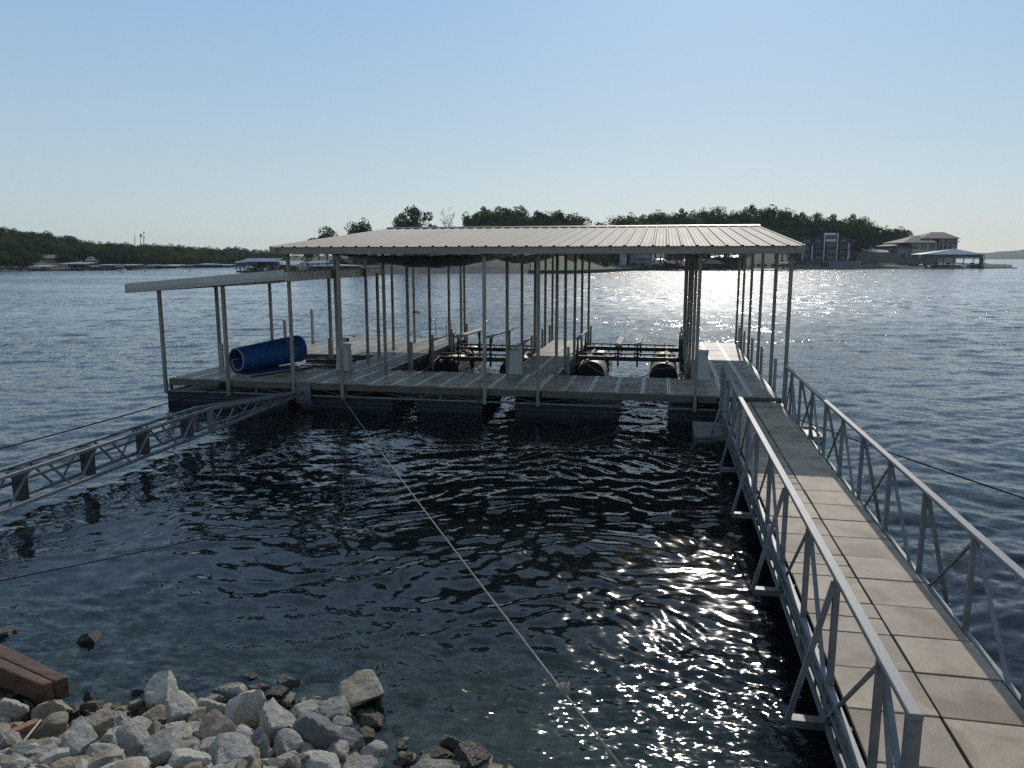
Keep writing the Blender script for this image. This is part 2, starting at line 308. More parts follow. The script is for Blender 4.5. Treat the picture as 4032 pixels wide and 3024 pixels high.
def smooth(a, b, x):
    t = np.clip((x - a) / (b - a), 0, 1); return t * t * (3 - 2 * t)
def calm(x, y):
    """1 in open water, lower in the lee of the dock and by the bank"""
    lee = smooth(18.5, 16.5, y) * smooth(-12.0, -7.5, x) * smooth(3.4, 1.6, x)
    near_ = smooth(9.5, 5.0, y)
    return 1 - .36 * np.maximum(lee * smooth(4.8, 7.5, y), .45 * near_)
def ripple(x, y):
    """strength of the finest ripples: damped behind the dock, alive again where the wind reaches the bank"""
    lee = smooth(18.5, 16.5, y) * smooth(-12.0, -7.5, x) * smooth(3.4, 1.6, x) * smooth(5.5, 9.0, y)
    near_open = smooth(45, 15, np.hypot(x, y)) * smooth(6.0, 8.5, y) * (1 - lee)
    return 1 - .68 * lee - .5 * near_open
rw = np.random.RandomState(3)
def waves(X, Y, dr):
    # wander the coordinates a little so that crests are short and uneven
    U = X + .35 * np.sin(.9 * Y + 1.1 * np.sin(.53 * X)) + .16 * np.sin(2.3 * X + 1.7 * Y)
    V = Y + .30 * np.sin(1.05 * X + .8 * np.sin(.61 * Y)) + .13 * np.sin(2.9 * Y - 1.9 * X)
    c = calm(X, Y); H = np.zeros_like(X)
    n = 72
    for i in range(n):
        lam = .16 * (3.0 / .16) ** ((i + .5) / n)
        th = math.radians(-90 + 14 + rw.normal() * 34)
        k = 2 * math.pi / lam; ph = rw.uniform(0, 6.28)
        s = .020 * (.8 + .5 * rw.rand()) * (1.35 if lam < .6 else 1.0 if lam < 1.4 else 1.4 / lam)
        att = smooth(1.6, 3.4, lam / dr)
        amp = (c ** (.2 if lam < .45 else 1.0 if lam < .8 else 3.0)) * att * s / k
        H += amp * np.sin(k * (U * math.cos(th) + V * math.sin(th)) + ph)
    g = .5 + .5 * np.sin(.11 * X + 1.7 * np.sin(.07 * Y + .05 * X)) * np.sin(.16 * Y + 1.3 * np.sin(.09 * X))
    return H * (.62 + .50 * g)
NR, NA = 860, 820
R0, R1 = 2.6, 460.0
rr = R0 * (R1 / R0) ** (np.arange(NR) / (NR - 1.0))
aa = np.linspace(-math.radians(60), math.radians(60), NA) + math.pi / 2 + YAW
AA, RR = np.meshgrid(aa[::-1], rr)
WX, WY = RR * np.cos(AA), RR * np.sin(AA)
DR = RR * (math.log(R1 / R0) / NR)
WZ = waves(WX, WY, DR)
edge = smooth(0, .06, np.abs(np.abs(AA - math.pi / 2 - YAW) - math.radians(60)))
WZ *= edge * smooth(R1, R1 * .8, RR)
depth = -ground_z(WX, WY)
WZ *= .25 + .75 * smooth(-.05, .6, depth)
wm = grid_mesh('water', WX, WY, WZ, [])
# the far sheet joins on outside the fan: a ring to the horizon and the two sides
n0 = len(wm.vertices)
ext = MB()
az = aa[::-1][::20]; az = np.append(az, aa[0]) if az[-1] != aa[0] else az
for a0, a1 in zip(az[:-1], az[1:]):
    ext.add([(R1 * math.cos(a0), R1 * math.sin(a0), 0), (R1 * math.cos(a1), R1 * math.sin(a1), 0), (9000 * math.cos(a1), 9000 * math.sin(a1), 0), (9000 * math.cos(a0), 9000 * math.sin(a0), 0)], [(0, 1, 2, 3)])
for s_, e_ in ((aa[0] - math.radians(70), aa[0]), (aa[-1], aa[-1] + math.radians(70))):
    for q in range(6):
        a1, a0 = s_ + (e_ - s_) * q / 6, s_ + (e_ - s_) * (q + 1) / 6
        ext.add([(R0 * math.cos(a0), R0 * math.sin(a0), 0), (R0 * math.cos(a1), R0 * math.sin(a1), 0), (9000 * math.cos(a1), 9000 * math.sin(a1), 0), (9000 * math.cos(a0), 9000 * math.sin(a0), 0)], [(0, 1, 2, 3)])
import bmesh
bm = bmesh.new(); bm.from_mesh(wm); em = bpy.data.meshes.new('far_water'); em.from_pydata(ext.v, [], ext.f); bm.from_mesh(em)
bm.to_mesh(wm); bm.free(); bpy.data.meshes.remove(em)
wm.polygons.foreach_set('use_smooth', [True] * len(wm.polygons))
co = np.empty(len(wm.vertices) * 3, np.float32); wm.vertices.foreach_get('co', co); co = co.reshape(-1, 3)
at = wm.attributes.new('calm', 'FLOAT', 'POINT'); at.data.foreach_set('value', calm(co[:, 0], co[:, 1]).astype(np.float32))

# how much of the wave slope the mesh is too coarse to carry at each place
un = wm.attributes.new('unresolved', 'FLOAT', 'POINT'); un.data.foreach_set('value', smooth(14, 70, np.hypot(co[:, 0], co[:, 1])).astype(np.float32))

rp_ = wm.attributes.new('ripple', 'FLOAT', 'POINT'); rp_.data.foreach_set('value', ripple(co[:, 0], co[:, 1]).astype(np.float32))

def water_mat():
    m = bpy.data.materials.new('lake_water'); m.use_nodes = True; nt = m.node_tree; ns = nt.nodes; lk = nt.links
    ns.remove(ns['Principled BSDF']); out = ns['Material Output']
    tc = ns.new('ShaderNodeTexCoord'); at = ns.new('ShaderNodeAttribute'); at.attribute_name = 'calm'
    def noise(sx, sy, sc, det, rough=.6, dist=0.0):
        mp = ns.new('ShaderNodeMapping'); mp.inputs['Scale'].default_value = (sx, sy, 1); mp.inputs['Rotation'].default_value = (0, 0, math.radians(-12))
        n = ns.new('ShaderNodeTexNoise'); n.inputs['Scale'].default_value = sc; n.inputs['Detail'].default_value = det; n.inputs['Roughness'].default_value = rough; n.inputs['Distortion'].default_value = dist
        lk.new(tc.outputs['Object'], mp.inputs[0]); lk.new(mp.outputs[0], n.inputs['Vector']); return n
    def math_(op, a, b):
        n = ns.new('ShaderNodeMath'); n.operation = op
        for i, v in enumerate((a, b)):
            if isinstance(v, (int, float)): n.inputs[i].default_value = v
            else: lk.new(v, n.inputs[i])
        return n.outputs[0]
    # ripples too small for the mesh tilt the surface directly; crests run across the wind
    def slope(n, sx, sy, fac):
        s1 = ns.new('ShaderNodeVectorMath'); s1.operation = 'SUBTRACT'; lk.new(n.outputs['Color'], s1.inputs[0]); s1.inputs[1].default_value = (.5, .5, .5)
        s2 = ns.new('ShaderNodeVectorMath'); s2.operation = 'MULTIPLY'; lk.new(s1.outputs[0], s2.inputs[0]); s2.inputs[1].default_value = (sx, sy, 0)
        s3 = ns.new('ShaderNodeVectorMath'); s3.operation = 'SCALE'; lk.new(s2.outputs[0], s3.inputs[0])
        lk.new(fac, s3.inputs['Scale']); return s3.outputs[0]
    def add(a, b):
        n = ns.new('ShaderNodeVectorMath'); n.operation = 'ADD'; lk.new(a, n.inputs[0]); lk.new(b, n.inputs[1]); return n.outputs[0]
    n1 = noise(.5, 1.3, 1.0, 2, .55, .5); n2 = noise(.6, 1.3, 3.6, 2, .6, .4); n3 = noise(.7, 1.25, 13, 1)
    # gusts: patches of rougher and smoother water
    g = noise(.3, 1, .06, 3); gr = ns.new('ShaderNodeMapRange'); gr.inputs[1].default_value = .35; gr.inputs[2].default_value = .65; gr.inputs[3].default_value = .5; gr.inputs[4].default_value = 1.45
    lk.new(g.outputs['Fac'], gr.inputs[0])
    un = ns.new('ShaderNodeAttribute'); un.attribute_name = 'unresolved'
    c1 = math_('MULTIPLY', math_('POWER', at.outputs['Fac'], 1.6), gr.outputs[0]); rpa = ns.new('ShaderNodeAttribute'); rpa.attribute_name = 'ripple'; c3 = math_('MULTIPLY', math_('POWER', rpa.outputs['Fac'], 1.5), gr.outputs[0]); c2 = math_('MULTIPLY', rpa.outputs['Fac'], gr.outputs[0])
    ge = ns.new('ShaderNodeNewGeometry')
    v = add(add(slope(n1, .4, .38, math_('MULTIPLY', c1, un.outputs['Fac'])), slope(n2, .58, .42, c2)), slope(n3, .82, .62, c3))
    n0 = noise(.9, .42, 1.0, 2, .6, .3)
    v = add(v, slope(n0, .85, .62, math_('MULTIPLY', gr.outputs[0], un.outputs['Fac'])))
    vn = ns.new('ShaderNodeVectorMath'); vn.operation = 'NORMALIZE'; lk.new(add(ge.outputs['Normal'], v), vn.inputs[0])
    bp = vn
    fr = ns.new('ShaderNodeFresnel'); fr.inputs['IOR'].default_value = 1.33; lk.new(bp.outputs[0], fr.inputs['Normal'])
    gl = ns.new('ShaderNodeBsdfGlossy'); gl.inputs['Roughness'].default_value = .04; gl.inputs['Color'].default_value = (1, 1, 1, 1); lk.new(bp.outputs[0], gl.inputs['Normal'])
    ro = ns.new('ShaderNodeMapRange'); ro.inputs[3].default_value = .07; ro.inputs[4].default_value = .165; lk.new(un.outputs['Fac'], ro.inputs[0]); lk.new(ro.outputs[0], gl.inputs['Roughness'])
    tr = ns.new('ShaderNodeBsdfTransparent'); tr.inputs['Color'].default_value = (.80, .90, .84, 1)
    # a little light comes back out of the murky water
    df = ns.new('ShaderNodeBsdfDiffuse'); df.inputs['Color'].default_value = (.05, .09, .10, 1)
    bd = ns.new('ShaderNodeMixShader'); bd.inputs[0].default_value = .07; lk.new(tr.outputs[0], bd.inputs[1]); lk.new(df.outputs[0], bd.inputs[2])
    mx = ns.new('ShaderNodeMixShader'); lk.new(fr.outputs[0], mx.inputs[0]); lk.new(bd.outputs[0], mx.inputs[1]); lk.new(gl.outputs[0], mx.inputs[2])
    lk.new(mx.outputs[0], out.inputs['Surface'])
    va = ns.new('ShaderNodeVolumeAbsorption'); va.inputs['Color'].default_value = (.36, .47, .36, 1); va.inputs['Density'].default_value = 1.6
    lk.new(va.outputs[0], out.inputs['Volume'])
    return m
MT['water'] = water_mat(); wm.materials.append(MT['water'])
tag(link('water', wm), kind='structure')

# ------------------------------------------------------------------ air
def haze(density):
    m = bpy.data.materials.new('thin_haze'); m.use_nodes = True; nt = m.node_tree
    nt.nodes.remove(nt.nodes['Principled BSDF']); pv = nt.nodes.new('ShaderNodeVolumePrincipled')
    pv.inputs['Color'].default_value = (.72, .82, .92, 1); pv.inputs['Density'].default_value = density; pv.inputs['Anisotropy'].default_value = .2
    nt.links.new(pv.outputs[0], nt.nodes['Material Output'].inputs['Volume'])
    b = MB(); b.box(-2400, 2400, -2400, 2400, -4.4, 70); o = b.build('haze', m); tag(o, kind='stuff'); return o
# ------------------------------------------------------------------ the boat dock
DZ = .68                                  # deck height above the water
XL, XR, YF, YB = -12.62, 2.68, 17.88, 20.35
SIDE = {'f1l': -8.95, 'f1r': -7.50, 'f2l': -4.03, 'f2r': -2.68, 'f3l': .90}
DECK_AREAS = []
dock = empty('boat_dock', ((XL + XR) / 2, 22, 0), label='covered boat dock with ribbed metal roof, two slips and grey deck panels', cat='boat dock')
OFF = Vector((-(XL + XR) / 2, -22, 0))
def dk(mb, name, mat, smooth=False):
    o = mb.build(name, mat, dock, smooth); o.location = OFF; return o

def panel_mesh(w, l, name):
    """one moulded deck panel: rim, a slightly sunken field and raised cross ribs"""
    b = MB(); g = .006; t = .05
    b.box(-w / 2 + g, w / 2 - g, -l / 2 + g, l / 2 - g, -t, -.004)
    for s in (-1, 1):
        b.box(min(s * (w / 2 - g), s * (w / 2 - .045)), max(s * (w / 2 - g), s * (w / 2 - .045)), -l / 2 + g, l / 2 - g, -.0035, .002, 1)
    n = max(2, round(l / .2033))
    for k in range(n):
        y = -l / 2 + (k + .5) * l / n
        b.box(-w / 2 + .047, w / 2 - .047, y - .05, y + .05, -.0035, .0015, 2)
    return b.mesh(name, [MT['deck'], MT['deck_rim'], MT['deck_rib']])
PANELS = {}
def lay(x0, x1, y0, y1, w=.61, l=1.22):
    DECK_AREAS.append((x0, x1, y0, y1))
    nx = max(1, round((x1 - x0) / w)); ny = max(1, round((y1 - y0) / l)); pw, pl = (x1 - x0) / nx, (y1 - y0) / ny
    key = (round(pw, 3), round(pl, 3))
    if key not in PANELS: PANELS[key] = panel_mesh(pw, pl, 'deck_panel')
    for i in range(nx):
        for j in range(ny):
            o = link('deck_panel', PANELS[key], dock)
            o.location = OFF + Vector((x0 + (i + .5) * pw, y0 + (j + .5) * pl, DZ + random.uniform(-.003, .002)))
            o.rotation_euler = (random.gauss(0, .0025), random.gauss(0, .0025), 0)
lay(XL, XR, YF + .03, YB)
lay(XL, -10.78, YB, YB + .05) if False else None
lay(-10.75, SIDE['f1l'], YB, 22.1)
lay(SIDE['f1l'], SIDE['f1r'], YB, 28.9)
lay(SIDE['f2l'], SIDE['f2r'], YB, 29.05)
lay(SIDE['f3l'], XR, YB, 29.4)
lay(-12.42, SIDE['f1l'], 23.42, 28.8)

# wooden nosing boards along the water side
def boards(xs, y, z0, z1, axis='x', t=.04):
    for a, b_ in xs:
        m = MB(); m.box(-abs(b_ - a) / 2, abs(b_ - a) / 2, -t / 2, t / 2, z0, z1)
        o = link('nosing_board', m.mesh('nosing_board', MT['wood']), dock)
        o.location = OFF + (Vector(((a + b_) / 2, y, 0)) if axis == 'x' else Vector((y, (a + b_) / 2, 0)))
        if axis != 'x': o.rotation_euler = (0, 0, math.pi / 2)
        o.rotation_euler.x += random.gauss(0, .006); bevel(o, .006)
boards([(XL, -11.22), (-10.92, -9.13), (-8.62, -7.83), (-7.70, -4.18), (-4.05, -2.88), (-2.75, .76), (.89, 1.32), ], YF, .505, .662)
boards([(1.36, XR)], YF, .56, .655)
boards([(YF + .05, 20.3), (20.3, 22.7), (22.7, 25.1), (25.1, 27.5), (27.5, 29.4)], XR + .04, .50, .665, 'y')
boards([(YB, 22.6), (22.6, 25.6), (25.6, 28.9)], SIDE['f1r'] + .03, .46, .66, 'y')
boards([(YB, 22.6), (22.6, 25.6), (25.6, 29.05)], SIDE['f2r'] + .03, .46, .66, 'y')
boards([(YB, 23.4), (23.4, 26.4), (26.4, 29.05)], SIDE['f2l'] - .03, .46, .66, 'y')
boards([(YB, 23.4), (23.4, 26.4), (26.4, 29.4)], SIDE['f3l'] - .03, .46, .66, 'y')
boards([(YF + .05, YB)], XL - .03, .52, .66, 'y')
boards([(23.42, 26.1), (26.1, 28.8)], -12.45, .48, .66, 'y')
boards([(-12.42, -10.7), (-10.7, -8.97)], 23.39, .48, .66)
boards([(-12.42, -10.7), (-10.7, -8.97), ], 28.83, .5, .66)
boards([(XL, -10.78)], YB + .03, .5, .66)
# back-side boards of fingers
boards([(SIDE['f2l'], SIDE['f2r'])], 29.08, .5, .66); boards([(SIDE['f3l'], XR)], 29.43, .5, .66)

# steel truss frame under the deck
def truss_line(p0, p1, zt=.50, zb=.345, step=.8):
    p0 = Vector(p0); p1 = Vector(p1); L = (p1 - p0).length; d = (p1 - p0) / L
    b = MB(); b.bar(p0 + Vector((0, 0, zb)), p1 + Vector((0, 0, zb)), .04, .04); dk(b, 'lower_chord', MT['galv'])
    b = MB(); n = max(2, int(L / step)); st = L / n
    for k in range(n):
        a = p0 + d * (k * st); c = p0 + d * ((k + 1) * st)
        q = (a + Vector((0, 0, zb + .02)), c + Vector((0, 0, zt))) if k % 2 == 0 else (a + Vector((0, 0, zt)), c + Vector((0, 0, zb + .02)))
        b.tube(q, .007, 5)
        if k % 3 == 0: b.bar(a + Vector((0, 0, zb + .02)), a + Vector((0, 0, zt)), .04, .03)
    dk(b, 'truss_web', MT['galv'])['kind'] = 'stuff'
truss_line((XL, YF + .03, 0), (1.3, YF + .03, 0))
truss_line((XL, YB - .05, 0), (XR, YB - .05, 0))
truss_line((XL, YF + .1, 0), (XL, YB, 0)); truss_line((XR, YF, 0), (XR, 29.3, 0))
for k in ('f1r', 'f2l', 'f2r', 'f3l'): truss_line((SIDE[k], YB, 0), (SIDE[k], 28.9, 0))
truss_line((-12.4, 23.45, 0), (-9, 23.45, 0)); truss_line((-12.4, 28.75, 0), (-7.5, 28.75, 0)); truss_line((-12.4, 23.5, 0), (-12.4, 28.75, 0))
# cross members visible between the floats
for x in (-7.1, -3.6, .3):
    b = MB(); b.bar((x, YF + .1, .40), (x + .9, YB - .1, .40), .03, .03); dk(b, 'cross_brace', MT['dark_steel'])
    b = MB(); b.bar((x + .9, YF + .1, .36), (x, YB - .1, .36), .03, .03); dk(b, 'cross_brace', MT['dark_steel'])

def tub(x0, x1, y0, y1, z1=.325, z0=-.32):
    b = MB(); e = .05
    ring = lambda i, z: [(x0 + i, y0 + i, z), (x1 - i, y0 + i, z), (x1 - i, y1 - i, z), (x0 + i, y1 - i, z)]
    lv = [(.04, z0), (0, .05), (0, .13), (-.012, .14), (-.012, .165), (0, .175), (0, z1 - .04), (.03, z1)]
    for i, z in lv: b.v.extend(ring(i, z))
    for k in range(len(lv) - 1):
        for j in range(4): b.f.append((k * 4 + j, k * 4 + (j + 1) % 4, k * 4 + 4 + (j + 1) % 4, k * 4 + 4 + j)); b.m.append(0)
    b.f.append((3, 2, 1, 0)); b.m.append(0); n = len(lv) * 4; b.f.append((n - 4, n - 3, n - 2, n - 1)); b.m.append(0)
    bevel(dk(b, 'float', MT['float']), .02, 2)
def xf(px): return on_y(px, 1570, 18.0)[0]
for a, c in ((660, 1132), (1180, 1545), (1640, 1900), (2026, 2430), (2634, 2835)): tub(xf(a), xf(c), YF + .12, YB - .1)
for x0, x1 in ((-8.85, -7.6), (-3.95, -2.78), (1.0, 2.58)):
    for y0, y1 in ((20.9, 23.3), (23.9, 26.3), (26.8, 28.7)): tub(x0, x1, y0, y1)
for x0, x1 in ((-12.3, -10.9), (-10.6, -9.2)):
    for y0, y1 in ((23.6, 26.0), (26.4, 28.6)): tub(x0, x1, y0, y1)
tub(1.45, 2.6, YF + .12, YB - .1)

# roof posts and their pale sleeves
def post(x, y, z0, z1, w=.078, top_drift=0.0):
    b = MB(); h = w / 2; t = .004
    b.box(-h, h, -h, h, z0, z1); o = link('post', b.mesh('post', MT['post']), dock); o.location = OFF + Vector((x, y, 0)); bevel(o, .008)
    o.rotation_euler = (random.gauss(0, .0015), random.gauss(0, .0015), 0)
    for zz in (z0 + .1, DZ + .12):      # bolt heads
        pass
def sleeve(x, y, z0, z1, w=.07):
    b = MB(); h = w / 2
    b.box(-h, h, -h, h - .02, z0, z1); b.box(-h, -h + .012, h - .018, h + .012, z0, z1); b.box(h - .012, h, h - .018, h + .012, z0, z1)
    o = link('post_sleeve', b.mesh('post_sleeve', MT['stub']), dock); o.location = OFF + Vector((x, y, 0)); bevel(o, .005)
ROOF_EAVE = 3.87
for x in (-9.08, -7.77, -4.12, -2.82, .82, 2.77): post(x, YF - .05 if x < 2.7 else YF - .02, .30, 3.95)
rows = (20.25, 22.5, 24.85, 27.15, 29.0)
for x, ys in ((-8.92, (20.25, 22.5, 24.85, 27.15)), (-7.53, (20.3,)), (-7.42, (22.0, 24.2, 26.55, 28.75)), (-4.05, rows), (-2.74, (20.45,)), (-2.62, (21.45, 23.75, 26.0, 28.4)), (.84, rows), (2.76, (20.1, 22.85, 25.3, 27.65, 29.55))):
    for y in ys:
        post(x, y, .30, 3.98)
for y in (22.9, 25.3, 27.7): sleeve(2.86, y - .07, .15, 1.30)
for y in (20.1, 29.55): sleeve(2.86, y - .05, .15, 1.32)
for y in (22.0, 24.2, 26.55, 28.75): sleeve(-7.33, y - .02, .12, 1.30)
for y in (21.45, 28.4): sleeve(-2.53, y - .03, .12, 1.32)
for y in (22.5, 24.85, 27.15, 29.0): sleeve(-4.14, y - .04, .12, 1.28)
for y in (22.5, 24.85, 27.15, 29.0): sleeve(.75, y - .04, .12, 1.30)
# loose piles along the swim deck
for x, y, z in ((-12.5, 24.1, 1.72), (-12.5, 26.2, 1.95), (-12.5, 28.55, 2.0), (-7.62, 29.0, 3.9)):
    b = MB(); b.box(-.045, .045, -.05, .05, .1, z); o = link('post', b.mesh('post', MT['stub']), dock); o.location = OFF + Vector((x, y, 0)); bevel(o, .008)

# roof
roof = MB()
RX0, RX1, RY0, RYR, RY1, ZE, ZR, ZB = -9.36, 2.94, 17.5, 25.9, 30.2, 4.045, 4.765, 4.20
for x in np.arange(RX0 + .3, RX1, 2.3): roof.bar((x, RY0 + .1, ZE - .12), (x, RYR, ZR - .14), .05, .12); roof.bar((x, RYR, ZR - .14), (x, RY1 - .1, ZB - .12), .05, .12)
for y in (18.0, 19.6, 21.2, 22.8, 24.4, 25.7): z = ZE + (ZR - ZE) * (y - RY0) / (RYR - RY0); roof.box(RX0 + .05, RX1 - .05, y - .03, y + .03, z - .065, z - .012)
for y in (27.2, 28.6, 29.9): z = ZR + (ZB - ZR) * (y - RYR) / (RY1 - RYR); roof.box(RX0 + .05, RX1 - .05, y - .03, y + .03, z - .065, z - .012)
roof_o = dk(roof, 'roof', MT['post'])
def sheet_profile(w):
    """cross profile of one ribbed sheet: three trapezoid ribs with two small ribs between each pair"""
    pts = []; pitch = w / 3
    for k in range(3):
        c = k * pitch
        pts += [(c, .028), (c + .018, .028), (c + .045, .002)]
        for q in (.37, .66): pts += [(c + q * pitch - .014, .001), (c + q * pitch - .007, .007), (c + q * pitch + .007, .007), (c + q * pitch + .014, .001)]
        pts += [(c + pitch - .045, .002), (c + pitch - .018, .028)]
    pts.append((w, .028)); return pts
def slope_sheets(x0, x1, ya, za, yb, zb, n, parent, mat):
    w = (x1 - x0) / n; pr = sheet_profile(w); b = MB(); t = .0015
    m = len(pr)
    for (y, z) in ((ya, za), (yb, zb)):
        b.v += [(p[0], y - ya, z - za + p[1]) for p in pr]
    for (y, z) in ((ya, za), (yb, zb)):
        b.v += [(p[0], y - ya, z - za + p[1] - .006) for p in pr]
    for i in range(m - 1):
        b.f.append((i, i + 1, m + i + 1, m + i)); b.f.append((2 * m + i, 3 * m + i, 3 * m + i + 1, 2 * m + i + 1)); b.f.append((i, 2 * m + i, 2 * m + i + 1, i + 1)); b.m += [0, 0, 0]
    me = b.mesh('roof_panel', mat)
    for k in range(n):
        o = link('roof_panel', me, parent); o.location = (x0 + k * w, ya, za + random.uniform(0, .004))
slope_sheets(RX0, RX1, RY0, ZE, RYR - .04, ZR, 13, roof_o, MT['roof'])
slope_sheets(RX0, RX1, RYR + .04, ZR, RY1, ZB, 13, roof_o, MT['roof'])
def rpart(mb, name, mat): return mb.build(name, mat, roof_o)
b = MB(); b.hexa([(RX0 - .03, RYR - .17, ZR + .015), (RX1 + .05, RYR - .17, ZR + .015), (RX1 + .05, RYR, ZR + .055), (RX0 - .03, RYR, ZR + .055)], [(RX0 - .03, RYR - .17, ZR + .035), (RX1 + .05, RYR - .17, ZR + .035), (RX1 + .05, RYR, ZR + .075), (RX0 - .03, RYR, ZR + .075)])
b.hexa([(RX0 - .03, RYR, ZR + .055), (RX1 + .05, RYR, ZR + .055), (RX1 + .05, RYR + .17, ZR + .015), (RX0 - .03, RYR + .17, ZR + .015)], [(RX0 - .03, RYR, ZR + .075), (RX1 + .05, RYR, ZR + .075), (RX1 + .05, RYR + .17, ZR + .035), (RX0 - .03, RYR + .17, ZR + .035)])
rpart(b, 'ridge_cap', MT['ridge'])
for x0, x1 in ((RX0 + .12, -5.27), (-5.265, -1.17), (-1.165, RX1 - .14)):
    b = MB(); b.box(x0, x1, RY0 + .03, RY0 + .07, ZE - .165, ZE - .004); b.box(x0, x1, RY0 + .072, RY0 + .13, ZE - .165, ZE - .155); bevel(rpart(b, 'eave_fascia', MT['roof_trim']), .004)
b = MB(); b.box(RX0 + .05, RX1 - .05, RY1 - .07, RY1 - .03, ZB - .165, ZB - .004); rpart(b, 'eave_fascia', MT['roof_trim'])
for x, s in ((RX0 - .02, 1), (RX1 + .02, -1)):
    for ya, za, yb, zb in ((RY0 + .02, ZE, RYR, ZR), (RYR, ZR, RY1 - .02, ZB)):
        b = MB(); w = .035
        b.hexa([(x - w / 2, ya, za - .165), (x + w / 2, ya, za - .165), (x + w / 2, yb, zb - .165), (x - w / 2, yb, zb - .165)], [(x - w / 2, ya, za + .022), (x + w / 2, ya, za + .022), (x + w / 2, yb, zb + .022), (x - w / 2, yb, zb + .022)])
        rpart(b, 'rake_trim', MT['roof_trim'])
    xe = RX0 + .03 if s == 1 else RX1 - .03     # boxed corner of the eave
    b = MB(); b.hexa([(xe - .05 if s == 1 else xe - .12, RY0 - .01, ZE - .14), (xe + .12 if s == 1 else xe + .05, RY0 - .01, ZE - .18), (xe + .12 if s == 1 else xe + .05, RY0 + .028, ZE - .18), (xe - .05 if s == 1 else xe - .12, RY0 + .028, ZE - .14)],
           [(xe - .05 if s == 1 else xe - .12, RY0 - .01, ZE + .01), (xe + .12 if s == 1 else xe + .05, RY0 - .01, ZE), (xe + .12 if s == 1 else xe + .05, RY0 + .028, ZE), (xe - .05 if s == 1 else xe - .12, RY0 + .028, ZE + .01)])
    rpart(b, 'eave_corner', MT['roof_trim'])
b = MB()
for k in range(13 * 3 + 1):                         # screw heads along the panels
    x = RX0 + k * (RX1 - RX0) / 39.0
    for y in (17.7, 19.6, 21.2, 22.8, 24.4):
        if (k * 7 + int(y * 10)) % 3: continue
        z = ZE + (ZR - ZE) * (y - RY0) / (RYR - RY0) + .026; b.box(x - .012, x + .012, y - .012, y + .012, z, z + .008)
rpart(b, 'screw_heads', MT['roof_trim'])['kind'] = 'stuff'

# bracket where the lattice strut is pinned to the dock, cleats
b = MB(); b.box(-9.03, -8.64, YF - .035, YF - .022, .24, .64)
for x in (-8.98, -8.84, -8.70):
    for z in (.29, .59): b.tube([(x, YF - .055, z), (x, YF - .03, z)], .014, 8)
dk(b, 'bracket_plate', MT['galv'])
for x, y in ((-6.35, 20.15), (-4.55, 19.95), (-11.9, 28.6)):
    b = MB(); b.tube([(x - .11, y, DZ + .06), (x - .04, y, DZ + .045), (x + .04, y, DZ + .045), (x + .11, y, DZ + .06)], .013, 7); b.box(x - .04, x - .02, y - .02, y + .02, DZ + .002, DZ + .05); b.box(x + .02, x + .04, y - .02, y + .02, DZ + .002, DZ + .05)
    dk(b, 'cleat', MT['dark_steel'])

# ------------------------------------------------------------------ low side canopy on its own posts
canopy = empty('side_canopy', (-11.1, 20.8, DZ), label='low sloping metal canopy over the left end of the dock, above the blue mat', cat='canopy')
CO = Vector((11.1, -20.8, -DZ))
def cn(mb, name, mat): o = mb.build(name, mat, canopy); o.location = CO; return o
cx0, cx1, cy0, cy1, zl, zh = -13.35, -8.93 - .07, 17.5, 24.2, 3.10, 3.46
def cz(x): return zl + (zh - zl) * (x - cx0) / (cx1 - cx0)
# sheets run down the slope, so the ribs end along the high edge
b = MB(); w = (cy1 - cy0) / 8; pr = sheet_profile(w)
n = len(pr)
for x in (cx0, cx1): b.v += [(x, p[0], cz(x) + p[1]) for p in pr]
for x in (cx0, cx1): b.v += [(x, p[0], cz(x) + p[1] - .006) for p in pr]
for i in range(n - 1):
    b.f += [(i, n + i, n + i + 1, i + 1), (2 * n + i, 2 * n + i + 1, 3 * n + i + 1, 3 * n + i), (n + i, 3 * n + i, 3 * n + i + 1, n + i + 1), (i, i + 1, 2 * n + i + 1, 2 * n + i)]; b.m += [0] * 4
me = b.mesh('roof_panel', MT['roof'])
for k in range(8): o = link('roof_panel', me, canopy); o.location = CO + Vector((0, cy0 + k * w, 0))
def sheared(x0, x1, y0, y1, d0, d1):
    return MB().hexa([(x0, y0, cz(x0) + d0), (x1, y0, cz(x1) + d0), (x1, y1, cz(x1) + d0), (x0, y1, cz(x0) + d0)], [(x0, y0, cz(x0) + d1), (x1, y0, cz(x1) + d1), (x1, y1, cz(x1) + d1), (x0, y1, cz(x0) + d1)])
xm = (cx0 + cx1) / 2 - .22
for a, c in ((cx0 - .02, xm), (xm + .005, cx1 - .01)):      # two-piece pale rake trim with a stepped profile
    b = sheared(a, c, cy0 - .035, cy0 - .005, -.11, .05); b2 = sheared(a, c, cy0 - .025, cy0 + .03, -.155, -.112); b.add(b2.v, b2.f); b3 = sheared(a, c, cy0 - .015, cy0 + .05, -.19, -.157); b.add(b3.v, b3.f)
    cn(b, 'rake_trim', MT['white_trim'])
cn(sheared(cx0, cx1, cy1, cy1 + .03, -.19, .03), 'rake_trim', MT['roof_trim'])
b = MB(); b.box(cx1 + .002, cx1 + .04, cy0 - .03, cy1 + .03, zh - .235, zh - .006); cn(b, 'eave_fascia', MT['white_trim'])
b = MB(); b.box(cx0 - .05, cx0 - .022, cy0 - .03, cy1 + .03, zl - .19, zl + .02); cn(b, 'eave_fascia', MT['roof_trim'])
b = MB()
for y in (18.2, 20.25, 22.2, 23.9): q = sheared(cx0 + .05, cx1 - .02, y - .03, y + .03, -.14, -.012); b.add(q.v, q.f)
for x in (-12.6, -10.9, -9.3): b.box(x - .03, x + .03, cy0 + .1, cy1 - .1, cz(x) - .2, cz(x) - .145)
cn(b, 'roof_frame', MT['post'])
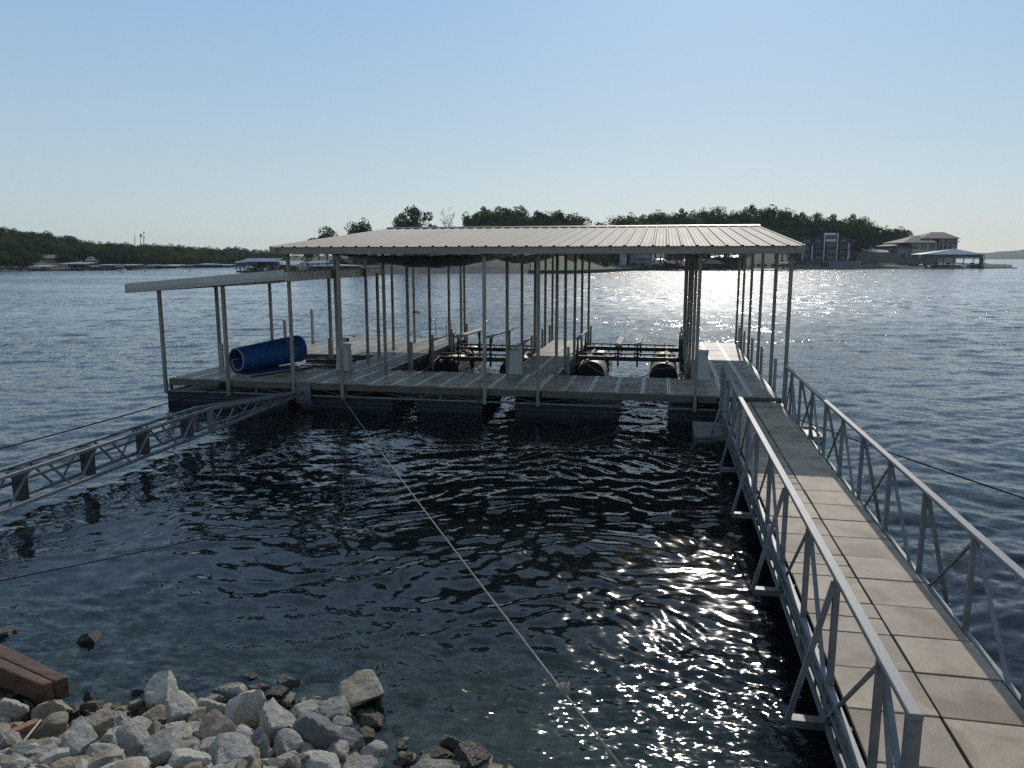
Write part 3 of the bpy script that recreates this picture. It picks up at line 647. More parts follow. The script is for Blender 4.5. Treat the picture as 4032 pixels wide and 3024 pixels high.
for x, y, z0 in ((-12.72, 17.86, .28), (-10.9, 17.84, .28), (-12.55, 20.2, .3), (-12.5, 23.2, .3), (-9.97, 22.15, .3), (-8.97, 23.6, .5)):
    b = MB(); b.box(-.042, .042, -.042, .042, z0, cz(min(x, -9.0)) - .15); o = b.build('post', MT['post'], canopy); o.location = CO + Vector((x, y, 0)); bevel(o, .008)
for x, y, z in ((-9.97, 22.08, 1.35), (-12.46, 20.13, 1.35)):
    b = MB(); b.box(-.06, .06, -.04, .02, .25, z); o = b.build('post_sleeve', MT['stub'], canopy); o.location = CO + Vector((x, y, 0)); bevel(o, .005)
# ------------------------------------------------------------------ gangway
GZ0 = .635; GX0, GX1 = 1.37, 2.63; GM = 2.005
gang = empty('gangway', (2.0, 10, 0), label='galvanised steel gangway with tan square floor panels and truss handrails leading to the dock', cat='gangway')
GO = Vector((-2.0, -10, 0))
def gg(mb, name, mat, parent=None, smooth=False):
    o = mb.build(name, mat, gang, smooth); o.location = GO; return o
b = MB(); gpx, gpy = .622, .602
b.box(-gpx / 2 + .008, gpx / 2 - .008, -gpy / 2 + .009, gpy / 2 - .009, -.04, 0)
pan = b.mesh('floor_panel', MT['paver'])
b = MB(); b.box(-gpx / 2 + .008, gpx / 2 - .008, -gpy / 2 + .009, gpy / 2 - .009, -.04, -.006)
for s in (-1, 1): b.box(-gpx / 2 + .006, gpx / 2 - .006, s * gpy / 4 - gpy / 4 + .012, s * gpy / 4 + gpy / 4 - .012, -.0055, 0)
pan2 = b.mesh('floor_panel_grooved', MT['paver'])
for j in range(27):
    yc = 17.44 - (j + .5) * gpy
    for i, xc in enumerate((GX0 + .01 + gpx / 2, GM + .004 + gpx / 2)):
        o = link('floor_panel', pan2 if (i == 0 and j in (15, 17, 7, 10)) else pan, gang)
        o.location = GO + Vector((xc + random.gauss(0, .002), yc + random.gauss(0, .002), GZ0 + random.uniform(-.004, .004)))
        o.rotation_euler = (random.gauss(0, .005), random.gauss(0, .004), random.gauss(0, .003)); bevel(o, .005, 2)
Yend = 17.5
for x, s in ((GX0 - .035, -1), (GX1 + .035, 1)):
    b = MB(); b.box(x - .025, x + .025, 1.3, Yend, GZ0 - .07, GZ0 - .008); bevel(gg(b, 'side_rail', MT['galv']), .006)
    b = MB(); b.box(x - .022, x + .022, 1.3, Yend - .1, .27, .315); gg(b, 'lower_chord', MT['galv'])
    b = MB(); b.box(x - .018, x + .018, 1.3, Yend - .1, .44, .475); gg(b, 'side_rail', MT['galv'])
    ystart = 3.94 if s < 0 else 2.2
    b = MB(); b.box(x - .036, x + .036, ystart - .04, 17.07, 1.475, 1.515); bevel(gg(b, 'handrail', MT['galv_top']), .005)
    A = [15.32, 12.95, 10.6, 8.1, 5.72, 3.35]; Bp = [16.35, 14.12, 11.75, 9.33, 6.85, 4.55, 2.2]
    for y in A + Bp:
        if y < ystart: continue
        b = MB(); b.bar((x, y, .27), (x, y, 1.475), .048, .042); bevel(gg(b, 'rail_post', MT['galv']), .004)
    for y in Bp:
        lo = [a for a in A if a < y]; hi = [a for a in A if a > y]
        if hi and y >= ystart:
            b = MB(); b.bar((x + s * .004, y - .03, 1.46), (x + s * .004, min(hi) - .02, .36), .022, .022); gg(b, 'diagonal_brace', MT['galv'])
        if lo and max(lo) > 2:
            if y < ystart + .2: continue
            b = MB(); b.bar((x - s * .003, y - .05, 1.46), (x - s * .003, max(lo) + .02, .36), .034, .018); gg(b, 'diagonal_brace', MT['galv'])
    # end posts at the dock
    b = MB(); b.bar((x, 17.02, .3), (x, 17.02, 1.475), .05, .05); gg(b, 'rail_post', MT['galv'])
    b = MB(); b.bar((x, 17.0, .36), (x, 16.37, 1.45), .024, .024); gg(b, 'diagonal_brace', MT['galv'])
    b = MB(); b.bar((x + s * .03, 16.0, .36), (x, 16.33, 1.45), .03, .02); gg(b, 'diagonal_brace', MT['galv'])
    if s < 0:
        b = MB(); b.bar((x, 3.94, .27), (x, 3.94, 1.474), .07, .07); bevel(gg(b, 'rail_post', MT['galv']), .006)
        b = MB(); b.bar((x - s * .003, 4.5, 1.46), (x - s * .003, 3.98, .5), .034, .018); gg(b, 'diagonal_brace', MT['galv'])
    for y in A:
        if y < ystart: continue
        xo = x + s * .31
        b = MB(); b.box(min(x, xo) + .02, max(x, xo), y - .045, y + .045, .318, .325); b.box(min(x, xo) + .02, max(x, xo), y - .045, y - .038, .262, .316); gg(b, 'outrigger_arm', MT['galv'])
        b = MB(); b.bar((xo - s * .02, y - .012, .30), (x + s * .022, y - .012, 1.44), .03, .04); gg(b, 'outrigger_brace', MT['galv'])
    b = MB()
    for k in range(40):
        y0 = 1.4 + k * .4
        b.bar((x, y0, .315), (x, y0 + (.2 if k % 2 else .02), .56), .018, .018)
    gg(b, 'side_web', MT['galv'])['kind'] = 'stuff'
for k in range(27): b = MB(); b.box(GX0, GX1, 1.6 + k * .6, 1.64 + k * .6, .52, .585); gg(b, 'cross_joist', MT['dark_steel'])
# small flotation tray under the dock end
b = MB(); x0, x1, y0, y1 = .78, 3.40, 16.55, 17.62
b.box(x0, x1, y0, y1, -.2, .06); b.box(x0, x0 + .03, y0, y1, .062, .12); b.box(x1 - .03, x1, y0, y1, .062, .12); b.box(x0 + .032, x1 - .032, y0, y0 + .03, .062, .12); b.box(x0 + .032, x1 - .032, y1 - .03, y1, .062, .12)
gg(b, 'flotation_tray', MT['stub'])
b = MB(); b.box(1.42, 2.6, 17.52, 17.86, .60, .612); gg(b, 'hinge_plate', MT['dark_steel'])

# ------------------------------------------------------------------ lattice strut holding the dock off the bank
strut = empty('lattice_strut', (-9.3, 11, .4), label='galvanised lattice strut with square plates running from the dock to the left bank', cat='strut')
SO = Vector((9.3, -11, -.4))
def st(mb, name, mat=None): o = mb.build(name, mat or MT['galv'], strut); o.location = SO; return o
xa, xb = -9.2, -9.54; zt, zb_ = .68, .20; ys0, ys1, yt = 4.6, 14.3, 17.75
for x, xt in ((xa, -8.86), (xb, -8.90)):
    for z, zt_ in ((zt, .46), (zb_, .40)):
        b = MB(); b.bar((x, ys0, z), (x, ys1, z), .058, .055); bevel(st(b, 'chord'), .004)
        b = MB(); b.bar((x, ys1, z), (xt, yt, zt_), .062, .06); bevel(st(b, 'chord'), .004)
    b = MB(); b.bar((x + .03, ys0, .45), (x + .03, ys1, .45), .03, .045) if x == xb else None
    if x == xb: st(b, 'chord')
    b = MB(); b.bar((x, ys1, zb_ - .03), (x, ys1, zt + .03), .075, .12); st(b, 'joint_plate')
pl = [14.98, 13.72, 12.36, 10.95, 9.55, 8.15, 6.75, 5.4]
for y in pl:
    b = MB()
    if y > ys1: continue
    b.box(xb + .03, xa - .03, y - .006, y + .006, zb_ - .02, zt + .02); st(b, 'diaphragm_plate', MT['plate'])
    for x in (xa, xb):
        dx = .002 if x == xa else -.002
        b = MB(); b.bar((x + dx, y + .04, zt), (x + dx, y - .42, zb_ + .01), .02, .034); st(b, 'lattice_brace')
        b = MB(); b.bar((x + dx, y - .58, zb_), (x + dx, y - 1.02, zt - .01), .02, .034); st(b, 'lattice_brace')
    b = MB(); b.bar((xa, y - .1, zt + .03), (xb, y - .65, zt + .03), .03, .01); st(b, 'lattice_brace')
for k in range(4):
    f0, f1 = k / 4, (k + .55) / 4
    for x, xt in ((xa, -8.86), (xb, -8.90)):
        q = lambda f, top: (x + (xt - x) * f, ys1 + (yt - ys1) * f, (zt + (.46 - zt) * f) if top else (zb_ + (.40 - zb_) * f))
        b = MB(); b.bar(q(f0, True), q(f1, False), .02, .03); st(b, 'lattice_brace')
        b = MB(); b.bar(q(f1, False), q(min(1, f0 + .25), True), .02, .03); st(b, 'lattice_brace')
b = MB(); b.tube([(-8.88, 17.6, .43), (-8.85, 17.84, .43)], .03, 10); b.box(-8.93, -8.80, 17.55, 17.70, .40, .46); st(b, 'pin_end')
b = MB()
for k in range(5):
    a = k * .09; b.tube([(-8.95 + a + .04 * math.cos(t), 17.72, .22 + .04 * math.sin(t)) for t in np.linspace(0, 6.28, 9)], .009, 5)
st(b, 'chain')['kind'] = 'stuff'
b = MB(); b.box(-9.8, -9.05, 4.2, 4.75, -.1, .80); bevel(b.build('concrete_anchor', MT['rock_g'], strut), .03).location = SO

# ------------------------------------------------------------------ mooring lines
def line(name, pts, r, mat, label, cat, sag=0.0, n=14, extra=None):
    P = []
    for (p, q) in zip(pts[:-1], pts[1:]):
        for k in range(n): t = k / n; w = Vector(p).lerp(Vector(q), t); w.z -= sag * 4 * t * (1 - t); P.append(w)
    P.append(Vector(pts[-1])); b = MB(); b.tube(P, r, 7)
    if extra: extra(b)
    return tag(b.build(name, mat, None, True), label, cat)
A0 = Vector(on_z(2560, 3168, 1.25)); D0 = Vector((-7.76, 17.80, .33))
kn = D0.lerp(A0, .983 - .05)
def knot(b):
    c = on_y(2300, 2818, 0) if False else D0.lerp(A0, .9305)
    for k in range(3): b.tube([c + Vector((.035 * math.cos(t + k), .035 * math.sin(t), .03 * math.sin(2 * t + k))) for t in np.linspace(0, 6.28, 10)], .013, 6)
    for k in range(3): b.tube([D0 + Vector((.03 * math.cos(t) + .02 * k, .03 * k - .03, .035 * math.sin(t))) for t in np.linspace(0, 6.28, 9)], .011, 6)
line('mooring_rope', [D0, A0], .0075, MT['rope'], 'long pale twisted mooring rope with a knot, slanting across the dark water from the dock', 'rope', .06, extra=knot)
line('mooring_rope', [(.75, 17.82, .30), on_z(1300, 2010, .22), on_z(-250, 2338, .30), (-9.2, 5.0, .5)], .009, MT['rope_dark'], 'dark rope stretched low over the water from the dock towards the left bank', 'rope', .015)
line('mooring_cable', [(-11.3, 17.86, .42), on_z(0, 1767, .62), on_z(-700, 1900, .8)], .013, MT['cable'], 'thin dark cable leaving the picture on the left, above the lattice strut', 'cable', .02)
line('mooring_cable', [(2.72, 16.6, .52), on_z(4032, 1962, .6), on_z(4700, 2190, .7)], .012, MT['cable'], 'thin dark cable running from the gangway out of the picture on the right', 'cable', .02)

# ------------------------------------------------------------------ boat lifts in the two slips
def lift(tanks, ends, zbeam, bunks, zbunk, rails, zrail, label):
    x0, x1 = ends
    L = empty('boat_lift', ((x0 + x1) / 2, 26, 0), label=label, cat='boat lift'); o_ = Vector((-(x0 + x1) / 2, -26, 0))
    def p(mb, name, mat, smooth=False, par=None): o = mb.build(name, mat, par or L, smooth); o.location = o_ if par is None else (0, 0, 0); return o
    for xc in tanks:
        for ya, yb in ((24.45, 26.2), (26.75, 28.5)):
            r, zc = .42, .07; prof = [(xc + r * math.cos(math.pi * k / 14), zc + r * math.sin(math.pi * k / 14)) for k in range(15)]
            prof = [(xc + r, -.35)] + prof + [(xc - r, -.35)]; n = len(prof)
            m = MB(); m.v = [(x, ya, z) for x, z in prof] + [(x, yb, z) for x, z in prof]; m.f = [(i, i + 1, n + i + 1, n + i)[::-1] for i in range(n - 1)]; m.m = [0] * (n - 1)
            t = p(m, 'pontoon_tank', MT['tank'])
            for q0, q1 in ((ya - .03, ya - .002), (yb + .002, yb + .03)):
                m = MB(); m.v = [(x, q0, z) for x, z in prof] + [(x, q1, z) for x, z in prof]; m.f = [tuple(range(n)), tuple(range(n, 2 * n))[::-1]] + [(i, n + i, n + (i + 1) % n, (i + 1) % n) for i in range(n)]; m.m = [0] * len(m.f)
                p(m, 'end_cap', MT['tank_end'], par=t)
                m = MB(); m.tube([(xc + (r + .012) * math.cos(a), (q0 + q1) / 2 + (.06 if q0 < ya else -.06), zc + (r + .012) * math.sin(a)) for a in np.linspace(0, math.pi, 13)], .02, 6); p(m, 'band', MT['tank_end'], par=t)
    for y, z in ((24.7, zbeam), (27.3, zbeam + .02)):
        m = MB(); m.box(x0, x1, y - .05, y + .05, z - .07, z - .055); m.box(x0, x1, y - .05, y - .042, z - .055, z + .06); m.box(x0, x1, y - .05, y + .05, z + .06, z + .07)
        p(m, 'lift_beam', MT['dark_steel'])
        m = MB(); m.bar((x0 + .2, y, z + .16), (x1 - .2, y, z + .16), .05, .05); p(m, 'lift_tube', MT['dark_steel'])
        m = MB()
        for k in range(10): xx = x0 + .25 + (x1 - x0 - .5) * k / 9; m.box(xx - .013, xx + .013, y - .02, y + .02, z + .07, z + .15 + .045 * (k % 3))
        p(m, 'bolts', MT['dark_steel'])['kind'] = 'stuff'
        m = MB()
        for k in range(16):
            xx = x0 + .35 + (x1 - x0 - .7) * k / 15
            if k % 8 > 5: continue
            m.box(xx - .012, xx + .012, y - .056, y - .0505, z - .01, z + .014)
        p(m, 'bolt_holes', MT['stub'])['kind'] = 'stuff'
    for xc in (tanks[0] - .1, tanks[1] + .1):
        m = MB(); m.bar((xc, 24.2, zbeam - .05), (xc, 28.4, zbeam - .02), .07, .10); p(m, 'side_channel', MT['bunk'])
    for (xa_, xb_), s in zip(bunks, (-1, 1)):
        m = MB(); ya, yb, h = 24.4, 27.5, zbunk
        m.hexa([(xa_ - .09, ya, h - .05), (xa_ + .09, ya, h - .05 + s * .025), (xb_ + .09, yb, h - .07 + s * .025), (xb_ - .09, yb, h - .07)], [(xa_ - .09, ya, h), (xa_ + .09, ya, h + s * .025), (xb_ + .09, yb, h - .02 + s * .025), (xb_ - .09, yb, h - .02)])
        bk = p(m, 'bunk', MT['bunk'])
        for y in (24.7, 27.2):
            xx = xa_ + (xb_ - xa_) * (y - ya) / (yb - ya)
            m = MB(); m.bar((xx, y, zbeam - .25), (xx, y, h - .06), .06, .06); p(m, 'bunk_upright', MT['dark_steel'], par=bk)
            m = MB(); m.bar((xx, y + .001, zbeam + .32), (xx, y + .34 * (1 if y < 25 else -1), h - .07), .035, .035); p(m, 'bunk_strut', MT['dark_steel'], par=bk)
    for xc, z, s in zip(rails, zrail, (-1, 1)):
        m = MB(); m.hexa([(xc - .05, 24.3, z - .05), (xc + .05, 24.3, z - .05), (xc + .05, 27.3, z - .07), (xc - .05, 27.3, z - .07)], [(xc - .05, 24.3, z), (xc + .05, 24.3, z), (xc + .05, 27.3, z - .02), (xc - .05, 27.3, z - .02)])
        g = p(m, 'guide_rail', MT['bunk'])
        for y in (24.4, 27.1):
            m = MB(); m.bar((xc, y, .3), (xc, y, z - .05), .055, .055); p(m, 'rail_upright', MT['dark_steel'], par=g)
            m = MB(); m.bar((xc + .002, y - .7, .4), (xc + .002, y, z - .08), .04, .04); p(m, 'rail_brace', MT['dark_steel'], par=g)
    for k in range(3): m = MB(); m.tube([(x0 + .15 + .02 * k, 22.6, .62 + .05 * k), (x0 + .1, 23.4, .35), (x0 + .18, 24.5, .55)], .022, 6); p(m, 'air_hose', MT['tank_end'], True)
    return L
lift((-6.98, -4.72), (-7.38, -4.2), .47, ((-6.62, -6.44), (-5.52, -5.34)), 1.25, (-7.42, -4.34), (1.12, 1.12), 'boat lift with tan tanks and grey bunks in the left slip of the dock')
lift((-2.16, .13), (-2.58, .70), .60, ((-1.31, -1.34), (-.71, -.66)), 1.07, (-2.58, .66), (1.28, 1.33), 'boat lift with black tank ends, pale bunks and crossed ropes in the right slip')
line('slip_rope', [(-2.80, 20.47, 1.12), (-2.0, 21.4, .85), (-1.1, 20.9, .55), (-.1, 21.2, .42)], .012, MT['rope'], 'upper slack rope tied to a roof post and hanging across the right slip', 'rope', .05, 8)
line('slip_rope', [(.82, 20.3, 1.10), (-.1, 21.3, .80), (-.7, 20.8, .5), (-1.8, 21.1, .40)], .012, MT['rope'], 'slack rope from the middle post cluster drooping over the right black tank', 'rope', .05, 8)

# ------------------------------------------------------------------ pump boxes on the deck
def pump_box(x, y, h, label, rz=0.0):
    B = empty('pump_box', (x, y, DZ + .003), rz, label, 'dock box', 'tall pump boxes on the deck')
    m = MB(); m.hexa([(-.20, -.17, 0), (.20, -.17, 0), (.20, .17, 0), (-.20, .17, 0)], [(-.15, -.13, h - .07), (.15, -.13, h - .07), (.15, .13, h - .07), (-.15, .13, h - .07)]); bevel(m.build('housing', MT['box'], B), .012, 2)
    m = MB(); m.box(-.165, .165, -.145, .145, h - .068, h); bevel(m.build('lid', MT['box'], B), .012, 2)
    m = MB(); m.box(-.23, .23, -.19, .19, 0, .018); m.build('base_flange', MT['box'], B)
    m = MB(); m.box(.09, .13, -.165, -.146, h - .1, h - .05); m.build('latch', MT['chrome'], B)
    m = MB()
    for z in (.25, .34, .43): m.tube([(.155, .03 * math.cos(t), z + .03 * math.sin(t)) for t in np.linspace(0, 6.28, 9)], .006, 5)
    m.build('side_knobs', MT['white'], B)
pump_box(-8.72, 20.22, .72, 'tapered grey pump box at the head of the left finger, by the posts')
pump_box(-3.86, 20.42, .74, 'tapered grey pump box at the head of the middle finger, between the two slips', .06)
pump_box(1.08, 20.42, .74, 'grey pump box partly behind the cluster of posts on the right finger', -.04)

# ------------------------------------------------------------------ rolled foam mat
mat_ = empty('foam_mat', (-10.6, 19.6, DZ), label='rolled up blue foam water mat with pale edges lying on the dock', cat='foam mat')
ax0, ax1 = Vector((-11.12, 18.65, 0)), Vector((-10.30, 20.55, 0)); axd = (ax1 - ax0).normalized(); axn = Vector((axd.y, -axd.x, 0))
def prof(s):
    """spiral section, s = 0 at one end of the roll .. 1: a tail lying on the deck, one full turn, then the inner end"""
    R_ = .37 + .09 * s; P = []
    for k in range(5): P.append((.62 - .62 * k / 5, .0 if k else .03))
    for k in range(31):
        a = -math.pi / 2 - 2 * math.pi * k / 24
        rr_ = R_ * (1 - .008 * k) if k < 18 else R_ * (1 - .008 * k - .016 * (k - 18))
        P.append((rr_ * math.cos(a) * .93, R_ + rr_ * math.sin(a) * (.98)))
    return P
secs = []
for q in range(9):
    s = q / 8; c = ax0.lerp(ax1, s)
    secs.append([c + axn * (u + .02) + Vector((0, 0, DZ + .024 + z)) for u, z in prof(s)])
n = len(secs[0]); b = MB(); th = .036
def thick(sec):
    out = []
    for i, p in enumerate(sec):
        d = (sec[min(i + 1, n - 1)] - sec[max(i - 1, 0)]).normalized(); nn = d.cross(axd).normalized(); out.append((p + nn * th / 2, p - nn * th / 2))
    return out
T = [thick(s) for s in secs]
for t in T: b.v += [tuple(p[0]) for p in t] + [tuple(p[1]) for p in t]
for q in range(8):
    o0, o1 = q * 2 * n, (q + 1) * 2 * n
    for i in range(n - 1): b.f += [(o0 + i, o0 + i + 1, o1 + i + 1, o1 + i), (o0 + n + i, o1 + n + i, o1 + n + i + 1, o0 + n + i + 1)]; b.m += [0, 0]
    for e in (0, n - 1): b.f.append((o0 + e, o1 + e, o1 + n + e, o0 + n + e)); b.m.append(0)
o = b.build('sheet', MT['mat_blue'], mat_, True); o.location = -Vector((-10.6, 19.6, DZ))
b = MB()
for sec, off in ((secs[0], -.008), (secs[-1], .008)): b.tube([p + axd * off for p in sec], .021, 6)
for e in (0, n - 1): b.tube([s[e] for s in secs], .021, 6)
o = b.build('edge_binding', MT['mat_edge'], mat_, True); o.location = -Vector((-10.6, 19.6, DZ))
b = MB(); s7 = secs[6]; b.tube([p + (p - (sum(s7, Vector()) / n)).normalized() * .024 for p in s7[5:24]], .008, 5)
o = b.build('strap', MT['mat_edge'], mat_, True); o.location = -Vector((-10.6, 19.6, DZ))

for k, (p, q, z, lab) in enumerate((((-10.15, 20.42), (-9.1, 20.55), .035, 'dark board lying on the deck nearest the walkway, right of the blue mat'),
                                   ((-10.4, 21.3), (-9.1, 21.35), .06, 'dark board on the deck in the middle of the three, behind the blue mat'),
                                   ((-10.3, 21.85), (-9.05, 21.8), .05, 'dark board on the deck farthest of the three, in front of the sunlit swim deck'))):
    b = MB(); b.bar((p[0], p[1], DZ + .006 + z), (q[0], q[1], DZ + .006 + z), .12, 2 * z - .02); bevel(tag(b.build('dark_board', MT['dark_steel']), lab, 'board', 'dark boards on the dock'), .008)

# ------------------------------------------------------------------ tarps slung under the roof
def tarp(name, xs, y0, y1, zf, sagf, mat, label):
    nx, ny = 40, 16; X = np.linspace(xs[0], xs[1], nx); Y = np.linspace(y0, y1, ny); GX_, GY_ = np.meshgrid(X, Y)
    t = (GX_ - xs[0]) / (xs[1] - xs[0]); v = (GY_ - y0) / (y1 - y0)
    Z = zf - sagf * np.sin(math.pi * t) ** .8 * np.sin(math.pi * (.04 + .66 * v)) + .012 * np.sin(t * 37 + 5 * v) * np.sin(math.pi * t)
    me = grid_mesh(name, GX_, GY_, Z, mat); o = link(name, me); s = o.modifiers.new('cloth', 'SOLIDIFY'); s.thickness = .006; return tag(o, label, 'tarp')
tarp('tarp', (-7.95, -3.85), 17.68, 20.2, 3.885, .34, MT['tarp_dark'], 'dark tarp sagging under the front of the metal roof above the left slip')
tarp('tarp', (on_y(1895, 1005, 20.6)[0], on_y(2185, 1005, 20.6)[0]), 20.3, 21.8, 3.90, .26, MT['tarp_pale'], 'pale tarp slung under the roof, right of the dark tarp')

# ------------------------------------------------------------------ lamps, bulbs, ladder
def bulb(x, y, z, lab):
    B = empty('light_bulb', (x, y, z), 0, lab, 'light bulb', 'bulbs hanging under the eave')
    m = MB(); m.tube([(0, 0, -.13), (0, 0, -.125), (0, 0, -.10), (0, 0, -.06), (0, 0, -.035)], [.008, .03, .042, .03, .016], 10); m.build('glass', MT['white'], B, True)
    m = MB(); m.tube([(0, 0, -.035), (0, 0, .03)], .022, 8); m.build('socket', MT['dark_steel'], B, True)
bulb(1.41, 17.75, 3.93, 'white light bulb hanging under the front eave between the middle and right posts')
bulb(2.66, 17.72, 3.93, 'white light bulb hanging under the eave beside the front right corner post')
def floodlight(x, y, z, lab, s=1):
    B = empty('floodlight', (x, y, z), 0, lab, 'floodlight', 'round lamps fixed to the roof posts')
    m = MB(); m.tube([(0, 0, 0), (s * .05, 0, 0), (s * .06, 0, 0), (s * .16, 0, -.01), (s * .17, 0, -.01)], [.02, .02, .055, .07, .06], 10); m.build('lamp_head', MT['box'], B, True)
    m = MB(); m.box(-.03, .02, -.03, .03, -.05, .05); m.build('mount', MT['dark_steel'], B)
floodlight(-8.87, 27.1, 1.83, 'small round white lamp on a post above the sunlit swim deck')
floodlight(-4.0, 20.25, 1.40, 'grey cylindrical lamp on the dark post left of the middle pump box')
floodlight(-8.6, 20.25, 1.52, 'dark box lamp fixed between two posts behind the left pump box', -1)
lad = empty('swim_ladder', (-8.05, 28.85, DZ), 0, 'bright tubular handrail of a swim ladder at the far edge of the swim deck', 'ladder')
for x in (-.62, .0):
    m = MB(); m.tube([(x - .06, -.25, 0), (x - .06, -.25, .62)] + [(x - .06 * math.cos(t) , -.25 + .24 * (1 - math.cos(t)) / 2, .62 + .10 * math.sin(t)) for t in np.linspace(.3, math.pi - .3, 6)] + [(x + .06, .0, .6), (x + .06, .0, -.5)], .019, 8); m.build('hand_rail', MT['chrome'], lad, True)
for z in (-.1, -.35): m = MB(); m.tube([(-.56, 0, z), (.06, 0, z)], .016, 7); m.build('rung', MT['chrome'], lad, True)

# ------------------------------------------------------------------ riprap
def rock_mesh(seed, sub=4):
    r = np.random.RandomState(seed); bm = bmesh.new(); bmesh.ops.create_icosphere(bm, subdivisions=sub, radius=1.0)
    P = np.array([v.co[:] for v in bm.verts])
    n = P / np.linalg.norm(P, axis=1)[:, None]; R_ = np.ones(len(P)) * 1.3
    for k in range(r.randint(9, 13)):                      # cut faces, as quarried stone has
        d = r.normal(size=3); d /= np.linalg.norm(d); c = n @ d; h = r.uniform(.46, .82)
        R_ = np.where(c > .05, np.minimum(R_, h / np.maximum(c, .05)), R_)
    R_ = np.minimum(R_, 1.12)
    for fq, am in ((2.1, .03), (4.5, .022), (9, .016), (19, .009)):
        a = r.normal(size=(3, 3)) * fq; ph = r.uniform(0, 6.28, 3)
        R_ += am * (np.sin(P @ a[0] + ph[0]) * np.sin(P @ a[1] + ph[1]) + .6 * np.sin(P @ a[2] + ph[2]))
    P = n * R_[:, None]; P /= np.abs(P).max(0)
    for v, p in zip(bm.verts, P): v.co = p
    me = bpy.data.meshes.new('rock'); bm.to_mesh(me); bm.free(); me.polygons.foreach_set('use_smooth', [True] * len(me.polygons)); me.set_sharp_from_angle(angle=math.radians(38))
    return me
ROCKS = [rock_mesh(s) for s in range(14)]
RK = {}
def rock_data(i, kind):
    if (i, kind) not in RK: m = ROCKS[i].copy(); m.materials.append(MT['rock_' + kind]); RK[(i, kind)] = m
    return RK[(i, kind)]
def crop6(x, y): return 0 + x / 2.212, 2424 + y / 2.212
def crop7(x, y): return 900 + x / 1.8433, 2424 + y / 1.8433
